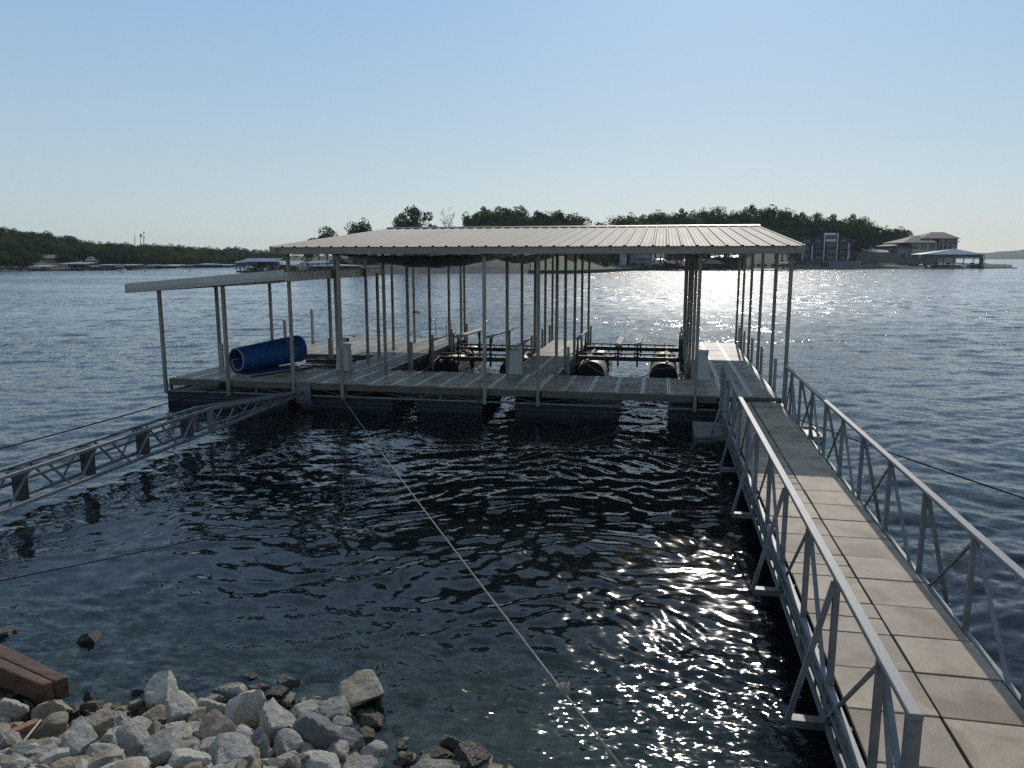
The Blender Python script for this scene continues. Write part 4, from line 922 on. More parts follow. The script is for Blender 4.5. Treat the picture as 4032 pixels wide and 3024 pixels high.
RL = [  # crop, cx, cy, w, h, material, description, flat-lying
 (6, 90, 850, 205, 225, 'p', 'large pale rock at the left edge just below the big timber'),
 (6, 470, 830, 280, 250, 't', 'brown speckled rock at the water edge under the end of the timber'),
 (6, 235, 800, 95, 130, 'd', 'small dark stone between the pale edge rock and the speckled brown rock'),
 (6, 840, 785, 210, 100, 't', 'low flat-topped tan rock at the waterline, left of the pointed rock'),
 (6, 870, 960, 235, 310, 't', 'tall lumpy tan rock with a knob on top near the waterline'),
 (6, 690, 980, 190, 210, 't', 'tan rock half hidden behind the lumpy tan rock'),
 (6, 430, 1010, 350, 230, 't', 'wide tan and grey rock behind the bent branch'),
 (6, 1030, 890, 140, 110, 'p', 'small pale rock right of the lumpy tan rock'),
 (6, 1210, 800, 130, 120, 't', 'small tan rock at the water edge, left of the pointed rock'),
 (6, 1200, 960, 225, 195, 'p', 'squat pale rock in front of the flat tan slab'),
 (6, 1340, 880, 250, 115, 't', 'flat tan slab left of the pointed rock'),
 (6, 1440, 700, 270, 310, 'p', 'tallest rock of the shore, pale and pointed'),
 (6, 1560, 840, 290, 290, 'p', 'large rounded pale rock leaning on the pointed rock'),
 (6, 1660, 730, 110, 120, 'p', 'narrow pale rock at the right shoulder of the pointed rock'),
 (6, 1810, 830, 240, 190, 'p', 'pale rock right of the large rounded pale rock'),
 (6, 1880, 740, 175, 135, 'p', 'small pale rock on the waterline left of the light grey boulder'),
 (6, 2030, 680, 255, 150, 'p', 'flat pale rock at the waterline above the light grey boulder'),
 (6, 1850, 1000, 315, 225, 't', 'blocky tan rock in the middle of the pile'),
 (6, 2040, 940, 115, 115, 't', 'small tan rock between the blocky tan rock and the light grey boulder'),
 (6, 1510, 1040, 320, 225, 'p', 'broad pale rock below the rounded leaning rock'),
 (6, 1200, 1130, 265, 325, 'p', 'upright oval pale rock with dark speckles'),
 (6, 980, 1060, 215, 175, 'p', 'pale wedge rock left of the upright oval rock'),
 (6, 640, 1150, 300, 290, 'p', 'pale pyramid-shaped rock right of the bent branch'),
 (6, 930, 1220, 310, 210, 'p', 'wide flat pale rock right of the pyramid-shaped rock'),
 (6, 1330, 1060, 95, 200, 't', 'thin tan rock wedged beside the upright oval rock'),
 (6, 1460, 1190, 325, 270, 'p', 'long pale rock slanting beside the greenish rock'),
 (6, 1660, 1180, 225, 155, 'p', 'smooth yellowish pale rock above the greenish rock'),
 (6, 1860, 1120, 215, 135, 'p', 'pale split rock below the blocky tan rock'),
 (6, 1620, 1285, 320, 170, 'p', 'smooth greenish pale rock on the bottom edge'),
 (6, 1970, 1230, 410, 260, 'p', 'very wide pale rock on the bottom edge'),
 (6, 2100, 1050, 195, 155, 'p', 'grey pale rock right of the blocky tan rock'),
 (6, 2130, 1135, 215, 135, 'p', 'flat pale rock above the very wide bottom rock'),
 (6, 370, 1230, 265, 215, 'p', 'brightest white rock under the bent branch'),
 (6, 150, 1260, 255, 185, 'g', 'dark grey rock in the lower left corner'),
 (6, 40, 1200, 140, 190, 't', 'yellowish rock on the left edge below the branch'),
 (6, 70, 1090, 190, 155, 'p', 'flat pale rock on the left edge behind the branch'),
 (6, 165, 1060, 140, 110, 'p', 'small pale rock under the orange plank'),
 (6, 450, 1105, 130, 115, 'p', 'small pale rock behind the right end of the branch'),
 (6, 690, 1290, 195, 120, 't', 'mottled rock at the bottom edge below the pyramid-shaped rock'),
 (6, 550, 1310, 150, 70, 'p', 'low pale rock at the bottom edge right of the brightest white rock'),
 (6, 1030, 1305, 155, 75, 'p', 'low pale rock at the bottom edge under the upright oval rock'),
 (6, 1765, 1220, 65, 95, 'p', 'small sliver of rock between the yellowish and the very wide rocks'),
 (6, 1105, 1110, 90, 95, 't', 'small tan rock left of the upright oval rock'),
 (7, 165, 690, 315, 320, 'p', 'light grey boulder with rough pitted face near the middle of the shore'),
 (7, 70, 570, 155, 140, 'p', 'pale rock at the waterline behind the light grey boulder'),
 (7, 180, 545, 95, 85, 'p', 'small pointed pale rock on top of the light grey boulder'),
 (7, 355, 575, 155, 140, 'd', 'dark layered wet rock right of the light grey boulder'),
 (7, 425, 490, 205, 120, 'd', 'dark wet rock awash behind the layered rock'),
 (7, 120, 480, 155, 80, 'd', 'dark wet slab in the water behind the light grey boulder'),
 (7, 215, 375, 140, 120, 'm', 'leaning algae-covered stone standing in the water'),
 (7, 920, 575, 490, 235, 't', 'big flat-topped tan boulder at the point of the shore'),
 (7, 1020, 745, 195, 125, 'm', 'mossy wet rock below the big flat-topped boulder'),
 (7, 980, 895, 150, 155, 'm', 'dark mossy block at the right end of the dry pile'),
 (7, 795, 700, 220, 150, 'p', 'pale rock leaning against the big flat-topped boulder'),
 (7, 335, 805, 305, 285, 'p', 'tilted pale block with a smooth face'),
 (7, 555, 720, 245, 165, 'p', 'pale slanted slab behind the dark faceted rock'),
 (7, 620, 880, 315, 300, 'g', 'large grey faceted rock in the middle of the pile'),
 (7, 420, 950, 185, 160, 'p', 'small cube-shaped pale rock'),
 (7, 95, 870, 175, 120, 'p', 'pale rock under the light grey boulder'),
 (7, 205, 965, 125, 200, 'g', 'shaded grey rock left of the cube-shaped rock'),
 (7, 850, 915, 235, 190, 'g', 'grey rock between the faceted rock and the mossy block'),
 (7, 790, 990, 215, 180, 'p', 'triangular pale rock below the grey faceted rock'),
 (7, 1040, 1010, 200, 110, 'p', 'pinkish pale rock at the right end of the pile'),
 (7, 100, 1030, 250, 210, 't', 'broad tan rock on the bottom edge below the light grey boulder'),
 (7, 445, 1060, 150, 90, 'p', 'low pale rock on the bottom edge under the cube-shaped rock'),
 (7, 630, 1055, 310, 130, 'p', 'long pale rock on the bottom edge under the faceted rock'),
 (7, 310, 1085, 155, 70, 'g', 'low grey rock on the bottom edge left of centre'),
 (7, 950, 1085, 340, 70, 'p', 'flat pale rock on the bottom edge at the right end of the pile'),
 (7, 1290, 1040, 145, 75, 'm', 'greenish wet stone in the shallows right of the pile'),
 (7, 1500, 1005, 225, 120, 'd', 'dark wet rock in the shallows, left of the pair'),
 (7, 1610, 940, 165, 115, 'm', 'mossy stone behind the pair of dark rocks in the shallows'),
 (7, 1745, 1045, 265, 160, 'd', 'large dark brown wet rock farthest right in the shallows'),
 (7, 1500, 1090, 310, 75, 'p', 'pale rock on the bottom edge in front of the dark shallows rocks'),
 (7, 805, 795, 145, 85, 'p', 'small wet pale rock beside the faceted rock'),
 (7, 670, 455, 145, 60, 't', 'tan stone awash left of the big flat-topped boulder'),
 (7, 950, 322, 150, 65, 'd', 'dark stone awash farthest out from the shore'),
 (7, 250, 525, 115, 65, 'd', 'low dark wet stone right of the small pointed pale rock'),
 (6, 780, 225, 205, 240, 'd', 'tall dark rock standing alone in the water'),
 (6, 95, 185, 230, 160, 'd', 'black wet rock at the left edge behind the timber'),
 (6, 390, 145, 155, 95, 'd', 'black rock in the water left of the tall standing rock'),
 (6, 200, 268, 155, 95, 'd', 'low black stone just behind the timber'),
 (6, 345, 268, 145, 85, 'd', 'dark stone with a notch in the water right of the timber'),
 (6, 1125, 580, 195, 105, 'd', 'round black stone alone in the water above the pointed rock'),
 (6, 1740, 615, 145, 95, 'd', 'dark pointed stone awash right of the pointed rock'),
 (6, 1210, 690, 120, 110, 'd', 'dark glistening stone left of the pointed rock'),
 (6, 755, 725, 80, 85, 'd', 'small dark stone at the waterline above the flat-topped tan rock'),
 (6, 730, 500, 250, 105, 't', 'tan stone under the water right of the timber end'),
 (6, 1330, 345, 260, 75, 't', 'tan stone under the water right of the tall standing rock'),
 (7, 500, 380, 170, 60, 't', 'tan stone under the water above the layered rock'),
 (7, 930, 235, 260, 70, 't', 'large tan stone under the water farthest from the shore'),
]
SUNK = {'under the water'}
for k, (c, x, y, w, h, kind, lab) in enumerate(RL):
    px, py = crop6(x, y) if c == 6 else crop7(x, y); sc = 2.212 if c == 6 else 1.8433; w /= sc; h /= sc
    sunk = 'under the water' in lab
    Z = 6.0
    for it in range(6):                          # the point where the line of sight meets the bank, half a stone above it
        mpp = Z / 3071.0; hh = h * mpp; p = far(px, py, Z); gz = float(ground_z(p[0], p[1])); base = max(gz, -.12 if not sunk else -.3)
        want = base + hh * .36 if not sunk else -.10 - hh * .2
        d = ray(px, py); t = (want - HC) / d[2]; p = _C + d * t; Z = float((p - _C) @ _fh)
    mpp = math.hypot(Z, HC - p[2]) / 3071.0
    r = random.Random(k * 13 + 5); a, e = w * mpp / 2, h * mpp / 2
    o = link('rock', rock_data((k * 5 + 3) % 14, kind), None)
    o.location = p; ff = 1.30 - .30 * min(1, a / .30)
    o.scale = (a * ff, (a * .55 + e * .55) * (ff - .04), e * (ff + .04) if not sunk else e * .8)
    o.rotation_euler = (r.uniform(-.18, .18), r.uniform(-.16, .16), YAW + r.uniform(-.35, .35) + (math.pi if r.random() < .5 else 0))
    tag(o, lab, 'rock', 'limestone rocks along the shore')
# smaller rubble showing in the gaps
small = MB(); tmp = [rock_mesh(100 + s, 2) for s in range(5)]; rg = np.random.RandomState(11); cnt = 0
tv = [np.array([v.co[:] for v in m.vertices]) for m in tmp]; tf = [[tuple(p.vertices) for p in m.polygons] for m in tmp]
while cnt < 1900:
    x, y = rg.uniform(-7.5, 1.5), rg.uniform(1.5, 7.5); d = float(np.interp(x, SHX, SHY)) - y
    if d < -.9 or (x > -2.0 and d < -.15): continue
    if d < .4 and rg.rand() < .3: continue
    i = rg.randint(5); s = rg.uniform(.035, .13) if d > .3 else rg.uniform(.03, .09) * (1 if d > -.3 else .8); z = float(ground_z(x, y))
    a = rg.uniform(0, 6.28); R_ = np.array([[math.cos(a), -math.sin(a), 0], [math.sin(a), math.cos(a), 0], [0, 0, 1]])
    V = (tv[i] * np.array([1, rg.uniform(.6, 1), rg.uniform(.5, .9)]) * s) @ R_.T + np.array([x, y, z + s * .2])
    V[:, 2] -= .05 if d > .1 else 0
    small.add(V, tf[i], (0 if rg.rand() < .4 else 2) if d > .15 else 1); cnt += 1
tag(small.build('rubble', [MT['rock_p'], MT['rock_m'], MT['rock_t']]), kind='stuff')
for m in tmp: bpy.data.meshes.remove(m)

# ------------------------------------------------------------------ driftwood
tb = empty('timber', (-5.2, 5.15, .2), 0, 'heavy square red-brown timber with a long split, lying over the waterline at the left edge', 'timber')
e0, e1 = on_z(*crop6(595, 530), .25), on_z(*crop6(370, 605), .25)
far0, far1 = on_z(*crop6(-260, 110), .27), on_z(*crop6(-330, 320), .27)
TOFF = Vector((5.2, -5.15, -.2))
mid0, mid1 = (Vector(e0) * .42 + Vector(e1) * .58), (Vector(far0) * .42 + Vector(far1) * .58)
for nm, (a, b_, c, d) in (('beam_half', (Vector(e0), mid0 + (Vector(e0) - Vector(e1)) * .03, mid1 + (Vector(far0) - Vector(far1)) * .02, Vector(far0))), ('beam_half', (mid0, Vector(e1), Vector(far1), mid1))):
    m = MB(); dz = Vector((0, 0, -.19)); m.hexa([a + dz, b_ + dz, c + dz, d + dz], [a, b_, c, d]); o = m.build(nm, MT['timber'], tb); o.location = TOFF; bevel(o, .014, 2)
pk = [on_z(*crop6(x, y), .42) for x, y in ((30, 1015), (75, 1030), (365, 910), (310, 885))]
m = MB(); dz = Vector((0, 0, -.05)); m.hexa([Vector(p) + dz for p in pk], pk); bevel(tag(m.build('plank', MT['plank']), 'short orange-brown plank wedged among the rocks below the big timber', 'plank'), .006)
m = MB(); m.tube([on_z(*crop6(x, y), z) for x, y, z in ((-60, 1120, .62), (40, 1130, .64), (95, 1180, .62), (180, 1175, .64), (300, 1130, .66), (400, 1120, .64), (480, 1145, .60), (500, 1165, .55))], [.013, .02, .026, .021, .019, .018, .014, .008], 8)
m.tube([on_z(*crop6(x, y), z) for x, y, z in ((150, 1190, .62), (90, 1240, .60), (20, 1310, .60))], [.014, .012, .01], 7)
tag(m.build('driftwood_branch', MT['stick'], None, True), 'bent grey-brown branch lying on the rocks in the lower left corner', 'branch')
m = MB(); m.tube([on_z(*crop6(x, y), z) for x, y, z in ((355, 910, .52), (250, 1040, .60), (160, 1155, .68))], [.006, .008, .007], 7); tag(m.build('dry_reed', MT['reed'], None, True), 'straight pale reed leaning from the plank to the branch', 'reed')
m = MB(); m.tube([on_z(*crop6(x, y), .62) for x, y in ((720, 1195), (780, 1270), (840, 1330))], [.02, .03, .02], 7); tag(m.build('wood_splinter', MT['reed'], None, True), 'pale splintered stick between the pyramid-shaped rock and the bottom edge', 'stick')
# ------------------------------------------------------------------ far shores
MT['f_brown'] = M('far_brown_siding', (.085, .06, .045), (.06, .045, .035), rough=.9, scale=.5)
MT['f_dark'] = M('far_dark_wall', (.035, .033, .033), (.025, .024, .024), rough=.8, scale=.5)
MT['f_grey'] = M('far_grey_wall', (.14, .14, .14), (.105, .105, .105), rough=.9, scale=.5)
MT['f_stone'] = M('far_stone_wall', (.17, .15, .125), (.11, .10, .085), rough=.95, scale=1.2)
MT['f_stucco'] = M('far_pale_stucco', (.40, .38, .335), (.33, .31, .275), rough=.9, scale=.4)
MT['f_white'] = M('far_white_paint', (.75, .74, .72), (.66, .65, .63), rough=.7, scale=.5)
MT['f_glass'] = M('far_window_glass', (.03, .035, .04), (.02, .022, .025), rough=.12, scale=.5, spec=.8)
MT['f_tile'] = M('far_brown_roof', (.16, .125, .105), (.11, .085, .07), rough=.8, scale=1.5)
MT['f_metal'] = M('far_pale_roof_sheet', (.31, .33, .34), (.25, .27, .28), rough=.45, metal=.3, scale=.3)
MT['f_blue'] = M('far_blue_roof_sheet', (.09, .13, .19), (.07, .10, .15), rough=.45, metal=.2, scale=.3)
MT['f_green'] = M('far_green_roof_sheet', (.20, .26, .25), (.16, .21, .2), rough=.5, scale=.3)
MT['f_cream'] = M('far_cream_roof_sheet', (.44, .39, .27), (.36, .32, .22), rough=.5, scale=.3)
MT['f_red'] = M('far_red_brown', (.20, .075, .05), (.15, .055, .04), rough=.8)
MT['f_path'] = M('far_concrete', (.44, .38, .31), (.36, .31, .25), rough=.95, scale=.3)
MT['f_rip'] = M('far_grey_riprap', (.12, .118, .11), (.05, .05, .047), rough=1, scale=.9, bump=.8, bscale=2)
FWH = Vector(_fh); RTV = Vector(_rt)
class FarFrame:
    """local axes: x along the picture plane, y away from the camera, z up; origin on the water at the given place"""
    def __init__(s, px, Z, name, label, cat, group=None, base=0.0):
        s.o = Vector(far(px, YH, Z)); s.o.z = base; s.Z = Z; s.base = base
        s.e = empty(name, s.o, YAW, label, cat, group)
    def P(s, px, py, dy=0.0):
        w = Vector(far(px, py, s.Z + dy)) - s.o
        return Vector((w.dot(RTV), w.dot(FWH), w.z))
    def box(s, name, px0, px1, py0, py1, d0, d1, mat, parent=None, b=None):
        """a box whose near face fills the given part of the picture; py0 is its top"""
        a = s.P(px0, py1, d0); c = s.P(px1, py0, d0); m = b or MB(); m.box(a.x, c.x, d0, d1, min(a.z, c.z), max(a.z, c.z))
        return m if b is not None else m.build(name, mat, parent or s.e)
    def windows(s, name, rects, d, parent, frame=MT['f_white'], fr=.10):
        for (x0, x1, y0, y1) in rects:
            f = MB(); a = s.P(x0, y1, d); c = s.P(x1, y0, d); f.box(a.x, c.x, d - .14, d - .02, a.z, a.z + fr); f.box(a.x, c.x, d - .14, d - .02, c.z - fr, c.z); f.box(a.x, a.x + fr, d - .14, d - .02, a.z + fr, c.z - fr); f.box(c.x - fr, c.x, d - .14, d - .02, a.z + fr, c.z - fr)
            n = max(1, round((c.x - a.x) / 1.3))
            for k in range(1, n): x = a.x + (c.x - a.x) * k / n; f.box(x - fr / 3, x + fr / 3, d - .12, d - .02, a.z + fr, c.z - fr)
            o = f.build('window', frame, parent)
            g = MB(); g.box(a.x + fr, c.x - fr, d - .06, d - .03, a.z + fr, c.z - fr); g.build('pane', MT['f_glass'], o)
    def hip(s, name, px0, px1, pye, pxr0, pxr1, pyr, d0, d1, mat, parent=None, th=.18):
        a, c = s.P(px0, pye, d0), s.P(px1, pye, d0); r0, r1 = s.P(pxr0, pyr, (d0 + d1) / 2), s.P(pxr1, pyr, (d0 + d1) / 2); z = a.z
        x0, x1 = a.x, c.x; m = MB(); ym = (d0 + d1) / 2
        m.v = [(x0, d0, z), (x1, d0, z), (x1, d1, z), (x0, d1, z), (r0.x, ym, r0.z), (r1.x, ym, r0.z), (x0, d0, z - th), (x1, d0, z - th), (x1, d1, z - th), (x0, d1, z - th)]
        m.f = [(0, 1, 5, 4), (1, 2, 5), (2, 3, 4, 5), (3, 0, 4), (0, 6, 7, 1), (1, 7, 8, 2), (2, 8, 9, 3), (3, 9, 6, 0), (9, 8, 7, 6)]; m.m = [0] * 9
        return m.build(name, mat, parent or s.e)

# --- land
def land(name, pts, depth, mat, kind='structure', back=None, wob=.4):
    """pts: (px, py of the waterline, py of the crest, metres from waterline to crest); a bank that rises from the water to its crest"""
    nx, ny = 10 * (len(pts) - 1) + 1, 18
    q = np.array(pts, float); t = np.linspace(0, len(pts) - 1, nx); c = [np.interp(t, range(len(pts)), q[:, k]) for k in range(4)]
    X = np.zeros((ny, nx)); Y = X.copy(); Zz = X.copy()
    for i in range(nx):
        Z0 = shore_Z(c[1][i])
        for j in range(ny):
            v = j / (ny - 1)
            f = min(1.0, v / .75); Zd = Z0 + c[3][i] * f + depth * max(0, v - .75) / .25
            w = far(c[0][i], YH, Zd); X[j, i], Y[j, i] = w[0], w[1]
            zc = far(c[0][i], c[2][i], Z0 + c[3][i])[2]
            prof = (f ** .8) if v <= .75 else 1 - .25 * (v - .75) / .25
            Zz[j, i] = -.6 + (zc + .6) * prof + (wob * math.sin(i * 1.7 + j * 2.1) * math.sin(i * .6 - j) if 0 < j else 0)
    return tag(link(name, grid_mesh(name, X, Y, Zz, mat)), kind=kind)
LEFT = [(-900, 1075, 955, 95), (-500, 1073, 958, 95), (-120, 1070, 962, 95), (0, 1069, 966, 95), (150, 1067, 985, 95), (350, 1064, 1010, 95), (515, 1061, 1022, 95), (700, 1056, 1030, 110), (850, 1052, 1033, 130), (1060, 1047, 1035, 150), (1300, 1046, 1036, 150)]
land('hill', LEFT, 160, MT['hill'])
MID = [(1130, 1063, 1015, 60), (1300, 1066, 1005, 60), (1500, 1076, 995, 55), (1800, 1077, 985, 55), (2100, 1077, 975, 60), (2350, 1071, 970, 70), (2500, 1063.5, 970, 75), (2700, 1060, 965, 80), (2950, 1059, 965, 80), (3150, 1058.5, 985, 80), (3380, 1058.5, 990, 80), (3550, 1058.5, 1010, 80), (3680, 1057.5, 1030, 70), (3800, 1057, 1040, 40), (3960, 1056.5, 1048, 16), (3990, 1056.5, 1054, 6)]
land('hill', MID, 120, MT['hill'])
# the blue hill down the lake
def far_ridge():
    nx, ny = 150, 12; px = np.linspace(3700, 7500, nx); prof = np.interp(px, [3700, 3800, 3880, 3950, 4032, 4200, 4500, 5200, 7500], [1001, 998, 996, 990, 983, 975, 972, 980, 990])
    X = np.zeros((ny, nx)); Y = X.copy(); Z = X.copy(); Z0 = 1700.0
    for i in range(nx):
        for j in range(ny):
            v = j / (ny - 1); w = far(px[i], YH, Z0 + 500 * v); X[j, i], Y[j, i] = w[0], w[1]; zc = far(px[i], prof[i], Z0 + 300)[2]
            Z[j, i] = -.5 + (zc + .5) * math.sin(min(v / .6, 1) * math.pi / 2) ** .9 + (1.2 * math.sin(i * 2.3) * math.sin(i * .9 + j) if j > 3 else 0)
    tag(link('hill', grid_mesh('hill', X, Y, Z, MT['farhill'])), kind='structure')
far_ridge()
# lawn patch, driveway terrace, riprap and seawall of the middle shore
def strip(name, quad_pts, mat, th=.12):
    m = MB(); P = [Vector(far(*p)) for p in quad_pts]; dz = Vector((0, 0, -th)); n = len(P)
    m.v = [tuple(p) for p in P] + [tuple(p + dz) for p in P]; m.f = [tuple(range(n))[::-1]] + [(i, (i + 1) % n, n + (i + 1) % n, n + i) for i in range(n)] + [tuple(range(n, 2 * n))]; m.m = [0] * len(m.f)
    return m.build(name, mat)
def facing(name, pts, mat):
    """a sheet of bank facing the water: (px, py bottom, Z bottom, py top, Z top)"""
    m = MB()
    for (x, b, zb, t, zt) in pts: m.v += [tuple(far(x, b, zb)), tuple(far(x, t, zt))]
    m.f = [(2 * i, 2 * i + 2, 2 * i + 3, 2 * i + 1) for i in range(len(pts) - 1)]; m.m = [0] * len(m.f)
    return m.build(name, mat)
tag(facing('riprap_bank', [(1420, 1081, 182, 1045, 187), (1560, 1081, 182, 1044, 187), (1800, 1081, 182, 1046, 187), (2000, 1081, 182, 1050, 187), (2115, 1080, 182, 1066, 186)], MT['f_rip']), kind='structure')
tag(facing('lawn', [(2090, 1072, 184, 1010, 215), (2230, 1072, 188, 1008, 220), (2330, 1068, 198, 1030, 222), (2420, 1063, 215, 1040, 232), (2520, 1060, 232, 1048, 244)], MT['lawn']), kind='structure')
tag(facing('lawn', [(3400, 1049, 256, 1040, 268), (3480, 1050, 256, 1041, 268), (3540, 1050, 256, 1042, 266)], MT['lawn']), kind='structure')
strip('path', [(2390, 1052, 219), (2410, 1046, 226), (2400, 1042, 231), (2412, 1042, 231.5), (2440, 1051, 228), (2420, 1056, 219)], MT['f_path']); tag(bpy.data.objects['path'], kind='structure')
w = FarFrame(2300, 186, 'seawall', 'low dark seawall along the sunlit lawn across the water', 'wall')
m = MB(); pts = [(2080, 1078, 184), (2250, 1078, 184), (2370, 1071.5, 199), (2480, 1064.5, 224), (2560, 1062, 238), (2700, 1060, 252)]
for (a, b_, z0), (c, d, z1) in zip(pts[:-1], pts[1:]):
    p, q = Vector(far(a, b_ + 2, z0)), Vector(far(c, d + 2, z1)); R3 = Matrix.Rotation(-YAW, 3, 'Z'); p = R3 @ (p - w.o); q = R3 @ (q - w.o); m.bar((p.x, p.y, .3), (q.x, q.y, .3), .4, 1.1)
m.build('wall', MT['f_dark'], w.e)

# --- trees: a few kinds, then copies
def crown_mesh(seed, nclump, leaves, size, rx=.5, zz=(.1, 1.0), lobes=.2, core=True, mat='leaf'):
    r = np.random.RandomState(seed); V = []; Fc = []
    cl = []
    while len(cl) < nclump:
        p = r.uniform(-1, 1, 3); q = np.linalg.norm(p)
        if .35 < q < 1: cl.append(p)
    zc, zh = (zz[0] + zz[1]) / 2, (zz[1] - zz[0]) / 2
    for p in cl:
        shape = 1.0 if p[2] < .2 else 1.0
        c = np.array([p[0] * (rx - lobes * .55), p[1] * (rx - lobes * .55), zc + p[2] * (zh - lobes * .5)])
        rad = lobes * r.uniform(.55, 1.1)
        for k in range(leaves):
            d = r.normal(size=3); d /= np.linalg.norm(d); d[2] *= .75
            q = c + d * rad * r.uniform(.5, 1.05) ** .6
            n = r.normal(size=3) + d * .8; n /= np.linalg.norm(n); a = np.cross(n, [.3, .2, 1]); a /= np.linalg.norm(a); b2 = np.cross(n, a); s = size * r.uniform(.6, 1.3)
            i = len(V); V += [q + a * s, q + b2 * s * .7, q - a * s, q - b2 * s * .7]; Fc.append((i, i + 1, i + 2, i + 3))
    me = bpy.data.meshes.new('crown'); me.from_pydata([tuple(v) for v in V], [], Fc); me.materials.append(MT[mat]); me.update(); return me
def trunk_mesh(seed, h=.45):
    r = random.Random(seed); b = MB()
    b.tube([(0, 0, -.15), (.01, 0, .12), (r.uniform(-.03, .03), r.uniform(-.03, .03), h), (r.uniform(-.06, .06), r.uniform(-.06, .06), .8)], [.032, .024, .018, .006], 7)
    for k in range(6):
        a = k * 1.05 + r.random(); z = r.uniform(.2, .5); b.tube([(0, 0, z), (.13 * math.cos(a), .13 * math.sin(a), z + .14), (.30 * math.cos(a), .30 * math.sin(a), z + .30)], [.012, .009, .004], 5)
    return b.mesh('trunk', MT['bark'])
CROWNS = [crown_mesh(s, (26, 34, 22, 30, 38)[s], 110, .025, lobes=(.22, .19, .24, .2, .18)[s], rx=(.5, .46, .52, .44, .5)[s], zz=((.12, 1), (.05, 1), (.2, .95), (.1, 1.04), (.0, .98))[s]) for s in range(5)]
CROWNS.append(crown_mesh(20, 24, 60, .023, rx=.42, lobes=.19, zz=(.2, 1.0)))      # open crown
CROWNS.append(crown_mesh(21, 11, 26, .018, rx=.40, lobes=.15, zz=(.3, 1.0)))      # thin crown
CROWN_Y = crown_mesh(30, 34, 90, .028, lobes=.24, mat='leaf_y')
TRUNKS = [trunk_mesh(s) for s in range(3)]
HILLC = [crown_mesh(40 + s, 30, 90, .032, lobes=.26, zz=(0, 1.0)) for s in range(3)]
def place_tree(px, py_top, Z, hgt, wid, ci, label, group, parts=True, ch=None):
    top = far(px, py_top, Z)[2]; p = far(px, YH, Z); z0 = top - hgt * .95
    rz = random.uniform(0, 6.28)
    if parts:
        e = empty('tree', (p[0], p[1], z0), rz, label, 'tree', group); e.scale = (wid, wid, hgt)
        link('trunk', TRUNKS[random.randrange(3)], e); link('crown', ch or CROWNS[ci], e)
    else:
        e = link('tree', ch or HILLC[ci], None, (p[0], p[1], z0), (0, 0, rz), (wid, wid, hgt)); tag(e, label, 'tree', group)
    return e
# the peninsula: tops follow its skyline
SKY = np.array([(1180, 955), (1230, 940), (1290, 898), (1330, 915), (1350, 950), (1370, 880), (1420, 860), (1470, 900), (1540, 880), (1590, 830), (1640, 822), (1700, 845), (1725, 890), (1760, 880), (1815, 895), (1835, 842), (1870, 815), (1930, 800), (2000, 798), (2060, 812), (2150, 806), (2200, 815), (2260, 826), (2300, 850), (2325, 880), (2345, 872), (2400, 835), (2440, 832), (2500, 828), (2600, 820), (2700, 814), (2770, 806), (2850, 820), (2900, 802), (2950, 800), (3010, 795), (3060, 800), (3130, 825), (3200, 835), (3300, 842), (3350, 838), (3420, 868), (3500, 885), (3540, 882), (3590, 905), (3606, 925)], float)
sky_y = lambda x: float(np.interp(x, SKY[:, 0], SKY[:, 1]))
G1 = 'broadleaf trees on the peninsula across the water'; L1 = 'dark broadleaf tree in the wood on the peninsula, behind the metal dock roof'
rt_ = random.Random(4); WOOD = []
px = 1850
while px < 3590:                                # skyline row
    e = place_tree(px, sky_y(px) + rt_.uniform(0, 9), (268 if px < 3110 else 290 if px < 3430 else 328) + rt_.uniform(-8, 14), rt_.uniform(12, 14.5), rt_.uniform(8.0, 11), rt_.randrange(5) if rt_.random() < .8 else 5, L1, G1); WOOD.append((px, 0, e))
    px += rt_.uniform(38, 66)
for row, (dpy, Z, st_, h) in enumerate(((26, 258, 62, 12), (55, 250, 60, 11), (92, 242, 64, 10))):
    px = 1820 + 20 * row
    while px < 3590 - row * 90:
        y = sky_y(px) + dpy + rt_.uniform(-8, 10)
        if not (px > 3110 and row == 2): e = place_tree(px, y, (Z if px < 3110 else 282 if px < 3430 else 322) + rt_.uniform(-4, 4), h * rt_.uniform(.85, 1.1), rt_.uniform(8, 10.5), rt_.randrange(5), L1, G1); WOOD.append((px, row + 1, e))
        px += st_ * rt_.uniform(.75, 1.25)
for x in (3395, 3445, 3500, 3550, 3590): e = place_tree(x, sky_y(x) + 28 + rt_.uniform(0, 10), 326, 11.5, 8.5, rt_.randrange(5), L1, G1); WOOD.append((x, 4, e))
place_tree(1288, 897, 230, 11, 9.0, 0, 'dark rounded tree at the left tip of the peninsula, above the left end of the roof', None)
place_tree(1210, 940, 232, 7.5, 8.5, 1, 'low spreading dark tree leftmost on the peninsula', None)
place_tree(1255, 925, 234, 8.5, 8, 2, 'dark tree between the low spreading tree and the rounded tree', None)
place_tree(1421, 857, 226, 13, 9.4, 3, 'upright dark tree alone against the sky behind the left end of the roof', None)
place_tree(1643, 816, 232, 15.5, 13.5, 4, 'broad dark tree with a knobbly crown behind the roof ridge', None)
place_tree(1590, 838, 236, 13, 8, 1, 'dark tree joined to the left side of the broad knobbly tree', None)
place_tree(1695, 868, 236, 12, 6.5, 2, 'dark tree joined to the right side of the broad knobbly tree', None)
place_tree(1766, 812, 234, 15, 6.6, 6, 'thin nearly bare tree with see-through crown standing alone in the sky gap', None)
place_tree(1745, 895, 238, 8, 5.5, 5, 'small bush-like tree under the thin bare tree', None)
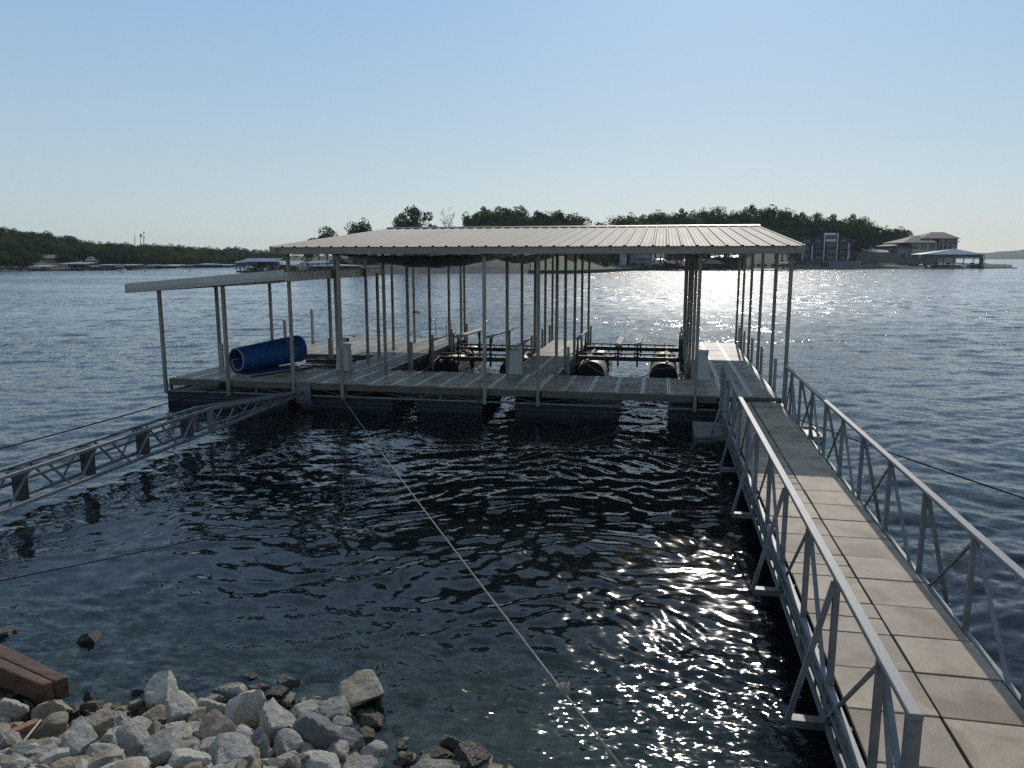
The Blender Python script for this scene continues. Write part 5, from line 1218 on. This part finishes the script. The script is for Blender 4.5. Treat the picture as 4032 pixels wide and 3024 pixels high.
for x, y, q in ((1560, 1000, 'fourth from left'), (1640, 985, 'fifth from left'), (1720, 992, 'second from right'), (1800, 985, 'rightmost'), (1480, 1000, 'third from left'), (1400, 1002, 'second from left'), (1330, 1008, 'leftmost')): place_tree(x, y, 215, 6.5, 8, rt_.randrange(5), '%s dark shrubby tree on the low bank seen under the dock roof' % q, 'shrubby trees on the low bank')
place_tree(2383, 1000, 222, 5.2, 4.6, 3, 'dark round tree at the right end of the sunlit lawn', None)
place_tree(2428, 1008, 226, 3.8, 3.2, 5, 'small light green tree beside the pale house, right of the dark round tree', None)
for x, q in ((2150, 'leftmost'), (2225, 'second from left'), (2290, 'third from left'), (2335, 'rightmost')): place_tree(x, 985, 224, 7, 7, rt_.randrange(5), q + ' dark tree shading the back of the lawn', 'dark trees behind the lawn')
for x, y, q in ((2530, 1036, 'larger light shrub left of the boathouse'), (2546, 1042, 'low shrub touching the boathouse'), (2395, 1051, 'left of two small dark shrubs at the lawn edge'), (2405, 1050, 'right of two small dark shrubs at the lawn edge')): place_tree(x, y, 230, 1.4, 1.6, rt_.randrange(5), q, 'shrubs at the edge of the lawn')
for x, q in ((2935, 'leftmost'), (2965, 'second from left'), (2990, 'middle'), (3015, 'second from right'), (3045, 'rightmost')): place_tree(x, 1036, 250, 1.9, 2.2, 5, q + ' light green shrub on the bank between the tent and the glass house', 'shrubs between the tent and the glass house')
place_tree(3365, 985, 262, 4.2, 3.6, 6, 'leafless greyish shrub between the glass-fronted house and the driveway', None)
ORD = ['first', 'second', 'third', 'fourth', 'fifth', 'sixth', 'seventh', 'eighth', 'ninth', 'tenth', 'eleventh', 'twelfth', 'thirteenth', 'fourteenth', 'fifteenth', 'sixteenth', 'seventeenth', 'eighteenth', 'nineteenth', 'twentieth']
def name_by_place(trees, regions, rows, what):
    """each tree of a wood by its row, its order in the row and the landmark it stands above"""
    seen = {}
    for px, row, o in sorted(trees, key=lambda t: t[0]):
        reg = [r for lim, r in regions if px < lim][0]; k = seen.get((row, reg), 0); seen[(row, reg)] = k + 1
        o['label'] = '%s %s from left in the %s, %s' % (ORD[k], what, rows[row], reg) if k else 'leftmost %s in the %s, %s' % (what, rows[row], reg)
name_by_place(WOOD, [(2340, 'left of the sky gap'), (2620, 'right of the sky gap'), (2990, 'above the right part of the roof'), (3150, 'over the roof corner'), (3370, 'above the glass-fronted house'), (9999, 'above the driveway')],
              ['skyline row', 'second row', 'middle row', 'lowest row', 'terrace row'], 'dark tree')
# the left hillside
G2 = 'trees of the wooded hillside on the left'; L2 = 'green broadleaf tree in the dense wood covering the left hillside'
SK2 = np.array([(-300, 880), (-60, 890), (0, 892), (50, 896), (110, 905), (200, 915), (270, 928), (350, 943), (430, 952), (500, 957), (560, 962), (650, 962), (720, 968), (800, 972), (860, 978), (930, 972), (1000, 985), (1070, 988), (1250, 990)], float)
nt_ = 0; HILLW = []
LQ = np.array(LEFT, float)
def left_ground(px, v):
    """a point of the left hillside, v = 0 at the water .. 1 at the crest"""
    wl, cr, dp = (float(np.interp(px, LQ[:, 0], LQ[:, k])) for k in (1, 2, 3)); Z0 = shore_Z(wl)
    return Z0 + dp * v, -.6 + (far(px, cr, Z0 + dp)[2] + .6) * v ** .8
for row in range(7):
    v = (0.10, .22, .36, .50, .66, .82, 1.0)[row]; px = -70 + 11 * row
    while px < 1120:
        Z, gz = left_ground(px, v); ty = float(np.interp(px, SK2[:, 0], SK2[:, 1])); sc = (Z / 300.0) ** .5
        hgt = rt_.uniform(5.2, 7.4) * sc * (.8 if row < 2 else 1.0)
        top = gz + hgt * .93 if row < 6 else far(px, ty + rt_.uniform(-4, 7), Z)[2]
        skip = (row < 3 and ((140 < px < 232) or (285 < px < 312 and row < 2) or (332 < px < 372 and row < 2))) or (60 < px < 118 and row in (3, 4)) or (row < 1 and 100 < px < 720)
        if not skip and nt_ < 215:
            p_ = far(px, YH, Z); e = link('tree', HILLC[rt_.randrange(3)], None, (p_[0], p_[1], top - hgt * .93), (0, 0, rt_.uniform(0, 6.28)), (rt_.uniform(6.0, 8.2) * sc, rt_.uniform(6.0, 8.2) * sc, hgt)); tag(e, L2, 'tree', G2); nt_ += 1; HILLW.append((px, row, e))
        px += rt_.uniform(32, 46)
name_by_place(HILLW, [(140, 'over the left waterline'), (232, 'over the brown house'), (380, 'over the white gazebo'), (525, 'over the small motor boat'), (640, 'by the radio masts'), (800, 'right of the masts'), (9999, 'far down the inlet')],
              ['lowest row', 'second row up', 'third row up', 'fourth row up', 'fifth row up', 'sixth row up', 'crest row'], 'hillside tree')
place_tree(237, 1000, 268, 5.6, 5.6, 0, 'yellowing tree on the left hillside above the green-roofed dock', None, ch=CROWN_Y)
place_tree(262, 1006, 266, 4.6, 4.2, 0, 'half yellow tree right of the yellowing tree', None)
place_tree(128, 1012, 250, 3.6, 2.6, 0, 'small yellow tree on the left shore between the round shrubs and the brown house', None, ch=CROWN_Y)
for x, y, w_, q in ((25, 1000, 6, 'middle'), (75, 1000, 6.5, 'right'), (-15, 1005, 5, 'left')): place_tree(x, y, 246, 4.5, w_, rt_.randrange(5), q + ' rounded dark tree near the waterline at the far left', 'rounded trees at the far left waterline')
# woods far down the inlet read as one mass
mass = MB(); vs_, fs_ = [], []
src = HILLC[0]; sv = np.empty(len(src.vertices) * 3); src.vertices.foreach_get('co', sv); sv = sv.reshape(-1, 3); pick = np.arange(len(src.polygons)); 
rp = np.random.RandomState(8); V = []; Fq = []
for k in range(70):
    px = rp.uniform(430, 1350); wl = float(np.interp(px, [q[0] for q in LEFT], [q[1] for q in LEFT])); v = rp.rand(); Z = shore_Z(wl) + 30 + 130 * v; ty = float(np.interp(px, SK2[:, 0], SK2[:, 1])) + 8; y = (wl - 26) + (ty - wl + 26) * v
    p = far(px, y, Z); h = 6.5 * Z / 300; w_ = 7 * Z / 300; a = rp.uniform(0, 6.28); ca, sa = math.cos(a), math.sin(a)
    base = len(V) and sum(len(q) for q in V) or 0
    V.append(np.stack([p[0] + w_ * (sv[:, 0] * ca - sv[:, 1] * sa), p[1] + w_ * (sv[:, 0] * sa + sv[:, 1] * ca), p[2] - h + h * sv[:, 2]], -1)); Fq.append(np.arange(len(sv)).reshape(-1, 4) + base)
me = bpy.data.meshes.new('wood'); me.from_pydata(np.concatenate(V).tolist(), [], np.concatenate(Fq).tolist()); me.materials.append(MT['leaf']); tag(link('woodland', me), kind='stuff')

# --- masts on the hill
for x, y0, lab, kind in ((531, 919, 'thin plain radio mast leftmost on the left hill', 0), (554, 922, 'radio mast with a dark drum at its top, middle of the three on the hill', 1), (566, 913, 'tallest radio mast with side arms, right of the drum mast', 2)):
    f = FarFrame(x, 480, 'radio_mast', lab, 'mast', 'radio masts on the left hill'); a = f.P(x, 985); t = f.P(x, y0)
    m = MB(); m.tube([a, t], [.28, .12], 6); m.build('pole', MT['f_grey'], f.e)
    if kind == 1: m = MB(); m.tube([t - Vector((0, 0, 1.6)), t], .6, 8); m.build('drum', MT['f_dark'], f.e)
    if kind == 2:
        m = MB()
        for dz in (.3, 3.4): m.bar(t + Vector((-.7, 0, -dz)), t + Vector((.7, 0, -dz)), .2, .35)
        m.build('side_arm', MT['f_grey'], f.e)

# --- docks, boats and houses
def slip_dock(x0, x1, ytop, yroof, ywl, roof_mat, label, dep=9, posts=5, gable=False, body=None, apex=None, boats=0, group='covered docks along the far shores'):
    dep = min(dep, 7)
    Z = shore_Z(ywl); f = FarFrame((x0 + x1) / 2, Z, 'covered_dock', label, 'dock', group)
    a, c = f.P(x0, ywl), f.P(x1, ywl); zt, zr = f.P(x0, ytop).z, f.P(x0, yroof).z
    m = MB(); m.box(a.x, c.x, 0, dep, -.25, .38); m.build('deck', MT['f_dark'], f.e)
    if gable:
        xa = (x0 + x1) / 2 if apex is None else apex; f.hip('roof', x0 - 4, x1 + 4, yroof, xa - 3, xa + 3, ytop, -.6, dep + .6, roof_mat)
    else:
        m = MB(); m.hexa([(a.x - .3, -.5, zr - .12), (c.x + .3, -.5, zr - .12), (c.x + .3, dep, zt - .12), (a.x - .3, dep, zt - .12)], [(a.x - .3, -.5, zr), (c.x + .3, -.5, zr), (c.x + .3, dep, zt), (a.x - .3, dep, zt)]); m.build('roof', roof_mat, f.e)
    for k in range(posts):
        x = a.x + (c.x - a.x) * k / (posts - 1)
        for y in (0, dep - .3):
            m = MB(); m.box(x - .07, x + .07, y, y + .14, .38, zr - .1); m.build('post', MT['f_grey'], f.e)
    if body: m = MB(); m.box(a.x + (c.x - a.x) * body[0], a.x + (c.x - a.x) * body[1], dep * .45, dep - .4, .38, zr - .15); m.build('storage_wall', body[2], f.e)
    for k in range(boats):
        x = a.x + (c.x - a.x) * (k + .5) / boats; w2 = min(1.15, (c.x - a.x) / boats * .36)
        m = MB(); y0, y1 = .8, dep - 1; hk = min(1.0, max(.3, (zr - .7) / 1.75))
        m.hexa([(x - w2 * .5, y0, .45), (x + w2 * .5, y0, .45), (x + w2 * .35, y1, .45), (x - w2 * .35, y1, .45)], [(x - w2, y0, 1.15), (x + w2, y0, 1.15), (x + w2 * .8, y1, 1.35), (x - w2 * .8, y1, 1.35)]); m.hexa([(x - w2 * .6, y0 + 2, 1.35), (x + w2 * .6, y0 + 2, 1.35), (x + w2 * .5, y0 + 3.4, 1.35), (x - w2 * .5, y0 + 3.4, 1.35)], [(x - w2 * .55, y0 + 2.6, 1.95), (x + w2 * .55, y0 + 2.6, 1.95), (x + w2 * .5, y0 + 2.9, 1.95), (x - w2 * .5, y0 + 2.9, 1.95)])
        m.v = [(a_, b_, .45 + (c_ - .45) * hk) for a_, b_, c_ in m.v]; m.build('stored_boat', [MT['f_white'], MT['f_dark'], MT['f_blue']][k % 3], f.e)
    return f
slip_dock(112, 180, 1045, 1048.5, 1066, MT['f_cream'], 'covered dock with a sunlit cream roof below the small yellow tree on the left shore', boats=1)
slip_dock(234, 335, 1033, 1039, 1065, MT['f_green'], 'long covered dock with a grey-green roof under the brown house', boats=2, body=(.1, .7, MT['f_dark']))
slip_dock(300, 318, 1053, 1056, 1065, MT['f_metal'], 'small low pale-roofed dock in front of the grey-green dock', 6, 3)
slip_dock(339, 380, 1046, 1049, 1064, MT['f_metal'], 'covered dock with a bright white roof edge below the white gazebo', boats=1)
slip_dock(378, 432, 1041, 1044, 1063.5, MT['f_green'], 'covered dock with a dark gable front, right of the white-edged dock', boats=1, body=(.05, .6, MT['f_dark']))
slip_dock(426, 460, 1047, 1050, 1063, MT['f_metal'], 'covered dock with a pale roof, left of the small anchored boat', boats=1)
slip_dock(462, 524, 1041, 1044, 1062, MT['f_green'], 'dark-framed covered dock at the end of the left row, behind the small boat', boats=2)
slip_dock(572, 630, 1041, 1045, 1057, MT['f_green'], 'grey-roofed dock down the inlet, left of the brightest roof', 10, 4, True, boats=1)
slip_dock(634, 694, 1042, 1046.5, 1056, MT['f_cream'], 'dock with the brightest sunlit roof down the inlet', 10, 4, boats=1)
slip_dock(700, 745, 1042, 1045, 1054.5, MT['f_green'], 'low dark-roofed dock right of the brightest roof', 10, 4, boats=1)
slip_dock(775, 850, 1037, 1041, 1053.5, MT['f_metal'], 'pale gabled dock far down the inlet, left of the dark marina', 12, 5, True, boats=2)
slip_dock(855, 905, 1041, 1044, 1053, MT['f_green'], 'grey dock far down the inlet just left of the dark marina', 12, 4, boats=1)
slip_dock(948, 1082, 1017, 1030, 1073, MT['f_blue'], 'large dark dock with a blue-grey roof, behind the left canopy', 14, 9, boats=5, body=(.35, .95, MT['f_dark']))
slip_dock(931, 974, 1024, 1033, 1071.5, MT['f_metal'], 'open dock with a pale awning at the left end of the dark dock', 8, 4)
slip_dock(1076, 1168, 1027, 1042, 1071, MT['f_metal'], 'dock with a broad light grey roof and a beige store, right of the dark dock', 14, 5, body=(.0, .45, MT['f_stucco']), boats=2)
slip_dock(1188, 1330, 1026, 1034, 1069, MT['f_metal'], 'long white-roofed dock behind the front roof posts', 14, 8, True, boats=4)
slip_dock(1216, 1420, 1040, 1046, 1071.5, MT['f_metal'], 'lower long dock with a curved pale roof and many narrow bays', 10, 16, True, body=(.72, 1.0, MT['f_stucco']))
slip_dock(2553, 2606, 1036, 1040, 1062, MT['f_metal'], 'small boathouse with a flat pale roof right of the lawn', 6, 3, body=(.2, .95, MT['f_grey']))
slip_dock(2590, 2700, 1018, 1024, 1060, MT['f_metal'], 'wide dock with a thin pale roof left of the middle post cluster', 12, 6, boats=3)
slip_dock(2700, 2775, 1024, 1029, 1060, MT['f_green'], 'dark dock seen between the close roof posts', 10, 4, boats=2)
slip_dock(2762, 2846, 1017, 1036, 1059.5, MT['f_white'], 'pavilion dock with a white peaked tent roof', 9, 4, True, body=(.1, .6, MT['f_stucco']), apex=2806)
slip_dock(2806, 2952, 1000, 1013, 1059, MT['f_metal'], 'wide dock with a shallow white gabled roof and blue-grey sides behind the right posts', 12, 5, True, body=(.12, .98, MT['f_grey']))
g = slip_dock(3075, 3160, 1033, 1036, 1058, MT['f_dark'], 'low dark dock with a flat roof in front of the glass-fronted house', 7, 5, boats=1)
g = slip_dock(3634, 3873, 980, 1001, 1057, MT['f_metal'], 'large white hip-roofed dock in front of the stone mansion', 16, 7, True, boats=5, apex=3760)
g.box('gable_band', 3636, 3872, 1002, 1015, -.1, .1, MT['f_grey']); g.box('deck', 3560, 3915, 1054.5, 1058.5, -2.2, -.2, MT['f_dark']); g.box('deck', 3862, 4005, 1053.5, 1057, 5, 8, MT['f_dark'])
for x in (3640, 3860): g.box('corner_wall', x, x + 14, 1015, 1055, .1, 1.2, MT['f_grey'])
# gangway rail and truss of the low dock
f = FarFrame(3200, 258, 'dock_ramp', 'long sloping dark ramp with railings in front of the glass-fronted house', 'ramp'); p, q = f.P(3060, 1044), f.P(3245, 1021)
m = MB(); m.bar(p, q, .9, .25); m.build('ramp_deck', MT['f_dark'], f.e)
m = MB(); m.bar(p + Vector((0, -.4, 1)), q + Vector((0, -.4, 1)), .07, .07)
for k in range(9): w0 = p.lerp(q, k / 8) + Vector((0, -.4, 0)); m.bar(w0, w0 + Vector((0, 0, 1)), .06, .06)
m.build('railing', MT['f_grey'], f.e)
m = MB(); f.box('x', 3235, 3262, 1036, 1057, -2, 1, None, b=m); m.build('landing', MT['f_dark'], f.e)

def house(x0, x1, ytop, ybot, Z, label, wall, roofm, dep=9, roof=None, wins=(), cat='house', over=4):
    f = FarFrame((x0 + x1) / 2, Z, 'house', label, cat, None)
    w_ = f.box('wall', x0, x1, ytop, ybot, 0, dep, wall)
    if roof: f.hip('roof', x0 - over, x1 + over, ytop + 1, roof[0], roof[1], roof[2], -.6, dep + .6, roofm)
    f.windows('w', wins, 0, w_); return f
house(-40, 14, 980, 1006, 285, 'brown house at the left edge high on the hillside', MT['f_brown'], MT['f_tile'], roof=(-40, 4, 971), wins=[(-8, 8, 985, 996)])
house(74, 108, 970, 985, 300, 'house with a brown roof half hidden by trees high on the left hillside', MT['f_brown'], MT['f_tile'], roof=(78, 104, 961))
house(150, 222, 1016, 1046, 262, 'large dark brown house with a broad roof above the left docks', MT['f_brown'], MT['f_tile'], 12, roof=(165, 206, 1001), wins=[(158, 176, 1019, 1027), (182, 200, 1019, 1027), (204, 216, 1019, 1027), (160, 176, 1032, 1040), (186, 204, 1032, 1040)])
house(291, 299, 1006, 1034, 268, 'narrow tall white chimney-like house end on the left shore', MT['f_white'], MT['f_tile'], 3)
house(299, 306, 1020, 1034, 269, 'low white wing right of the tall white house end', MT['f_white'], MT['f_tile'], 3)
f = house(338, 368, 1027, 1042, 262, 'white gazebo with rails and a grey roof above the white-edged dock', MT['f_grey'], MT['f_grey'], 5, roof=(346, 360, 1010), wins=[(341, 350, 1030, 1040), (354, 364, 1030, 1040)], cat='gazebo')
m = MB()
for y in (1022, 1026): f.box('x', 334, 372, y, y + 1.5, -1.2, -1.0, None, b=m)
m.build('railing', MT['f_white'], f.e)
house(500, 528, 1030, 1044, 300, 'low grey house above the end of the left dock row', MT['f_grey'], MT['f_tile'], 7, roof=(506, 522, 1024))
house(648, 668, 1018, 1040, 345, 'pale grey gabled house down the inlet behind the brightest roof', MT['f_grey'], MT['f_tile'], 7, roof=(655, 661, 1007), wins=[(652, 664, 1022, 1030)])
house(735, 760, 1022, 1040, 380, 'pale gabled house among trees down the inlet', MT['f_stucco'], MT['f_tile'], 8, roof=(744, 751, 1012))
house(846, 905, 1020, 1036, 420, 'long low dark-roofed house far down the inlet', MT['f_brown'], MT['f_tile'], 10, roof=(856, 892, 1010), wins=[(855, 865, 1024, 1030), (880, 890, 1024, 1030)])
house(910, 929, 993, 1012, 430, 'grey box-shaped house high above the inlet', MT['f_grey'], MT['f_grey'], 8, wins=[(913, 919, 998, 1003), (921, 926, 998, 1003)])
house(917, 966, 1015, 1034, 400, 'house with a flat white roof edge above the pale awning dock', MT['f_grey'], MT['f_metal'], 8, roof=(925, 958, 1011), wins=[(925, 935, 1020, 1027), (945, 958, 1020, 1027)])
house(1000, 1020, 995, 1006, 430, 'small white house on the hill behind the blue-grey dock roof', MT['f_white'], MT['f_tile'], 6, roof=(1006, 1014, 988))
house(1490, 1560, 1024, 1040, 214, 'low pale building on the bank behind the left posts under the roof', MT['f_stucco'], MT['f_grey'], 8, wins=[(1500, 1515, 1028, 1036), (1530, 1548, 1028, 1036)], cat='building')
house(2440, 2468, 990, 1046, 236, 'pale pinkish house wall behind the small light green tree', MT['f_stucco'], MT['f_tile'], 10, roof=(2446, 2462, 980), wins=[(2455, 2463, 1018, 1028)])
f = house(2477, 2568, 985, 1054, 240, 'grey three-storey house with balconies right of the pale house', MT['f_grey'], MT['f_tile'], 12, roof=(2500, 2545, 972), wins=[(2483, 2498, 1004, 1013), (2505, 2522, 1004, 1013), (2532, 2560, 1004, 1013), (2483, 2498, 1020, 1032), (2505, 2522, 1018, 1032), (2532, 2560, 1018, 1032), (2500, 2522, 1038, 1050), (2532, 2560, 1038, 1050)])
m = MB(); f.box('x', 2500, 2566, 1014, 1016, -1.6, 0, None, b=m); f.box('x', 2500, 2566, 1034, 1036, -1.6, 0, None, b=m)
for x in (2501, 2525, 2564): f.box('x', x, x + 2, 1000, 1054, -1.6, -1.4, None, b=m)
m.build('balcony', MT['f_stucco'], f.e)
house(2636, 2695, 990, 1022, 256, 'pale house behind the wide thin-roofed dock', MT['f_stucco'], MT['f_tile'], 9, roof=(2648, 2684, 978), wins=[(2645, 2656, 1004, 1012), (2668, 2684, 1004, 1012)])
house(2722, 2800, 985, 1020, 262, 'grey house behind the peaked tent', MT['f_grey'], MT['f_tile'], 9, roof=(2740, 2786, 975), wins=[(2770, 2790, 1002, 1010)])
house(2228, 2274, 1003, 1031, 214, 'dark red-brown shed at the back of the shaded lawn', MT['f_red'], MT['f_red'], 4, cat='shed')
f = FarFrame(2171, 205, 'lawn_sign', 'small white sign board on the shaded lawn', 'sign'); f.box('board', 2166, 2176, 1018, 1042, 0, .15, MT['f_white']); f.box('post', 2170, 2172, 1042, 1056, .02, .12, MT['f_grey'])
house(2297, 2303, 890, 900, 262, 'small pale house gable peeping over the ridge between trees', MT['f_white'], MT['f_tile'], 4, roof=(2299, 2301, 886)) if False else None

# the glass-fronted house
f = FarFrame(3255, 262, 'modern_house', 'dark glass-fronted house with tall white frame and pillars on the peninsula', 'house')
w_ = f.box('wall', 3150, 3348, 932, 1030, 0, 12, MT['f_dark'])
f.windows('w', [(3158, 3190, 942, 958), (3158, 3190, 966, 990), (3158, 3192, 996, 1020), (3208, 3236, 942, 956), (3208, 3236, 966, 975), (3210, 3236, 984, 996), (3306, 3334, 942, 956), (3308, 3334, 966, 975), (3306, 3330, 984, 998), (3210, 3236, 1008, 1022), (3306, 3330, 1008, 1022)], 0, w_, MT['f_dark'], .12)
f.windows('w', [(3252, 3292, 952, 975), (3252, 3292, 980, 1000), (3252, 3292, 1004, 1026), (3252, 3292, 928, 942)], -.6, w_, MT['f_dark'], .14)
m = MB(); f.box('x', 3241, 3251, 917, 1027, -1.0, -.2, None, b=m); f.box('x', 3292, 3302, 917, 1027, -1.0, -.2, None, b=m); f.box('x', 3251, 3292, 917, 926, -1.0, -.2, None, b=m); f.box('x', 3251, 3292, 942, 951, -1.0, -.2, None, b=m); m.build('white_frame', MT['f_white'], f.e)
for x0, x1, y0 in ((3194, 3202, 960), (3337, 3345, 958), (3157, 3164, 962)): f.box('white_pillar', x0, x1, y0, 1025, -.9, -.2, MT['f_white'])
m = MB(); f.box('x', 3150, 3240, 959, 962, -1.4, 0, None, b=m); f.box('x', 3303, 3348, 976, 979, -1.4, 0, None, b=m); f.box('x', 3150, 3348, 1000, 1002, -.5, 0, None, b=m); m.build('balcony', MT['f_grey'], f.e)
tag(facing('riprap_bank', [(3060, 1061, 254, 1040, 259), (3150, 1061, 254, 1029, 260), (3250, 1061, 254, 1027, 260), (3345, 1061, 254, 1026, 260), (3390, 1061, 254, 1042, 258), (3480, 1061, 254, 1049, 257), (3560, 1061, 254, 1048, 257), (3640, 1061, 254, 1050, 257)], MT['f_rip']), kind='structure')
# driveway terrace with its retaining wall
tag(strip('driveway', [(3378, 969, 290), (3425, 967, 296), (3442, 979, 290), (3505, 988, 284), (3505, 994, 274), (3440, 993, 274), (3395, 985, 278)], MT['f_path']), kind='structure')
f = FarFrame(3455, 272, 'retaining_wall', 'brown stone retaining wall below the sloping driveway', 'wall'); f.box('upper_wall', 3378, 3535, 993, 1012, .2, 6, MT['f_stone']); f.box('lower_wall', 3372, 3535, 1012, 1038, -3, 6, MT['f_stone'])
m = MB()
for k in range(8): f.box('x', 3390 + k * 14, 3391 + k * 14, 983 + k * .9, 994, 0, .1, None, b=m)
m.build('railing', MT['f_dark'], f.e)
for x, lab in ((3373, 'stone gate pillar left of the driveway'), (3427, 'stone gate pillar in the middle of the driveway top')):
    f = FarFrame(x, 288, 'gate_pillar', lab, 'pillar', 'gate pillars by the driveway'); f.box('shaft', x - 3, x + 3, 957, 975, 0, 1, MT['f_stone']); f.box('cap', x - 4, x + 4, 954, 957, -.1, 1.1, MT['f_stucco'])
f = FarFrame(3378, 262, 'stone_arch', 'small stone arch with a dark opening near the water, left of the lawn strip', 'arch'); f.box('arch', 3370, 3390, 1027, 1045, 0, 2, MT['f_stucco']); f.box('opening', 3376, 3384, 1033, 1045, -.1, -.02, MT['f_dark'])
f = FarFrame(3515, 272, 'parked_car', 'dark car parked at the end of the driveway beside the mansion', 'car'); m = MB(); f.box('x', 3505, 3526, 984, 991, .2, 2, None, b=m); f.box('x', 3509, 3523, 980, 984, .4, 1.8, None, b=m); bevel(m.build('body', MT['f_dark'], f.e), .2, 2)
m = MB()
for x in (3508, 3522): a = f.P(x, 991); m.tube([a + Vector((0, .1, 0)), a + Vector((0, .4, 0))], .34, 10)
m.build('wheel', MT['f_dark'], f.e)
# the mansion
f = FarFrame(3640, 296, 'mansion', 'stone mansion with brown hipped roofs and many windows on the right shore', 'house')
w1 = f.box('wall', 3533, 3600, 966, 1040, 0, 12, MT['f_stucco']); w2 = f.box('wall', 3588, 3690, 953, 1040, -2.5, 12, MT['f_stucco']); w3 = f.box('wall', 3690, 3772, 940, 1035, 1.5, 14, MT['f_stucco'])
f.box('plinth', 3531, 3690, 1013, 1040, -2.8, 12, MT['f_stone'])
f.hip('roof', 3512, 3610, 968, 3550, 3590, 950, -.8, 13, MT['f_tile']); f.hip('roof', 3555, 3690, 955, 3600, 3655, 928, -3.4, 13, MT['f_tile']); f.hip('roof', 3625, 3782, 938, 3668, 3716, 914, .4, 15, MT['f_tile'])
f.windows('w', [(3542, 3554, 967, 981), (3556, 3569, 967, 981), (3541, 3566, 997, 1016)], 0, w1, MT['f_stone'])
f.windows('w', [(3591, 3602, 968, 980), (3603, 3617, 968, 980), (3589, 3616, 996, 1012), (3627, 3634, 964, 982), (3640, 3647, 964, 982), (3625, 3645, 998, 1010), (3658, 3683, 962, 981)], -2.5, w2, MT['f_stone'])
f.windows('w', [(3697, 3710, 954, 961), (3696, 3711, 967, 983), (3718, 3726, 950, 959), (3734, 3744, 954, 961), (3716, 3728, 966, 983), (3734, 3746, 966, 983), (3754, 3764, 950, 960)], 1.5, w3, MT['f_stone'])
for x in (3712, 3730, 3748, 3768): f.box('column', x, x + 3, 941, 985, .6, 1.2, MT['f_stucco'])
m = MB(); f.box('x', 3692, 3778, 984, 987, -.4, 1.5, None, b=m); f.box('x', 3756, 3780, 950, 953, .4, 6, None, b=m); m.build('balcony', MT['f_stucco'], f.e)
f.box('ridge_line', 3636, 3638, 928, 955, -3.4, -3.2, MT['f_stucco']) if False else None
f = FarFrame(3900, 268, 'moored_boat', 'white motor boat lying at the end of the hip-roofed dock', 'boat'); a = f.P(3892, 1050)
m = MB(); m.hexa([(a.x - 2.2, 6, -.1), (a.x + 1.9, 6, -.1), (a.x + 1.9, 7.4, -.1), (a.x - 2.2, 7.4, -.1)], [(a.x - 2.5, 5.7, .9), (a.x + 2.9, 5.7, 1.05), (a.x + 2.9, 7.7, 1.05), (a.x - 2.5, 7.7, .9)]); m.build('hull', MT['f_white'], f.e)
m = MB(); m.hexa([(a.x - .6, 6.0, .95), (a.x + .8, 6.0, .95), (a.x + .8, 7.4, .95), (a.x - .6, 7.4, .95)], [(a.x - .5, 6.1, 1.6), (a.x + .2, 6.1, 1.6), (a.x + .2, 7.3, 1.6), (a.x - .5, 7.3, 1.6)]); m.build('windscreen', MT['f_glass'], f.e)
# boat and buoys in open water
def small_boat(px, py, L, label):
    Z = shore_Z(py); f = FarFrame(px, Z, 'motor_boat', label, 'boat')
    m = MB(); m.hexa([(-L * .42, -.7, -.15), (L * .36, -.7, -.15), (L * .36, .7, -.15), (-L * .42, .7, -.15)], [(-L * .5, -1, .55), (L * .5, -1, .72), (L * .5, 1, .72), (-L * .5, 1, .55)]); m.build('hull', MT['f_white'], f.e)
    m = MB(); m.box(-.5, .45, -.5, .5, .6, 1.15); m.build('console', MT['f_dark'], f.e)
    m = MB(); m.tube([(.1, 0, 1.1), (.1, 0, 1.55), (.12, 0, 1.75)], [.26, .24, .1], 7); m.tube([(.12, 0, 1.72), (.12, 0, 1.95)], .12, 7); m.build('helmsman_cover', MT['f_grey'], f.e)
small_boat(477, 1070, 1.55, 'small white motor boat out on the water in front of the left dock row')
small_boat(938, 1056, 3.4, 'white boat lying by the left end of the dark dock')
for x, y, lab in ((565, 1070, 'small dark buoy right of the small motor boat'), (742, 1070, 'small dark buoy down the inlet, farther right of the small motor boat')):
    f = FarFrame(x, shore_Z(y), 'buoy', lab, 'buoy', 'buoys in the inlet'); m = MB(); m.tube([(0, 0, -.3), (0, 0, .28), (0, 0, .42)], [.13, .13, .06], 8); m.build('float_body', MT['f_dark'], f.e); m = MB(); m.tube([(0, 0, .10), (0, 0, .17)], .135, 8); m.build('band', MT['f_white'], f.e)

haze(0.00013)
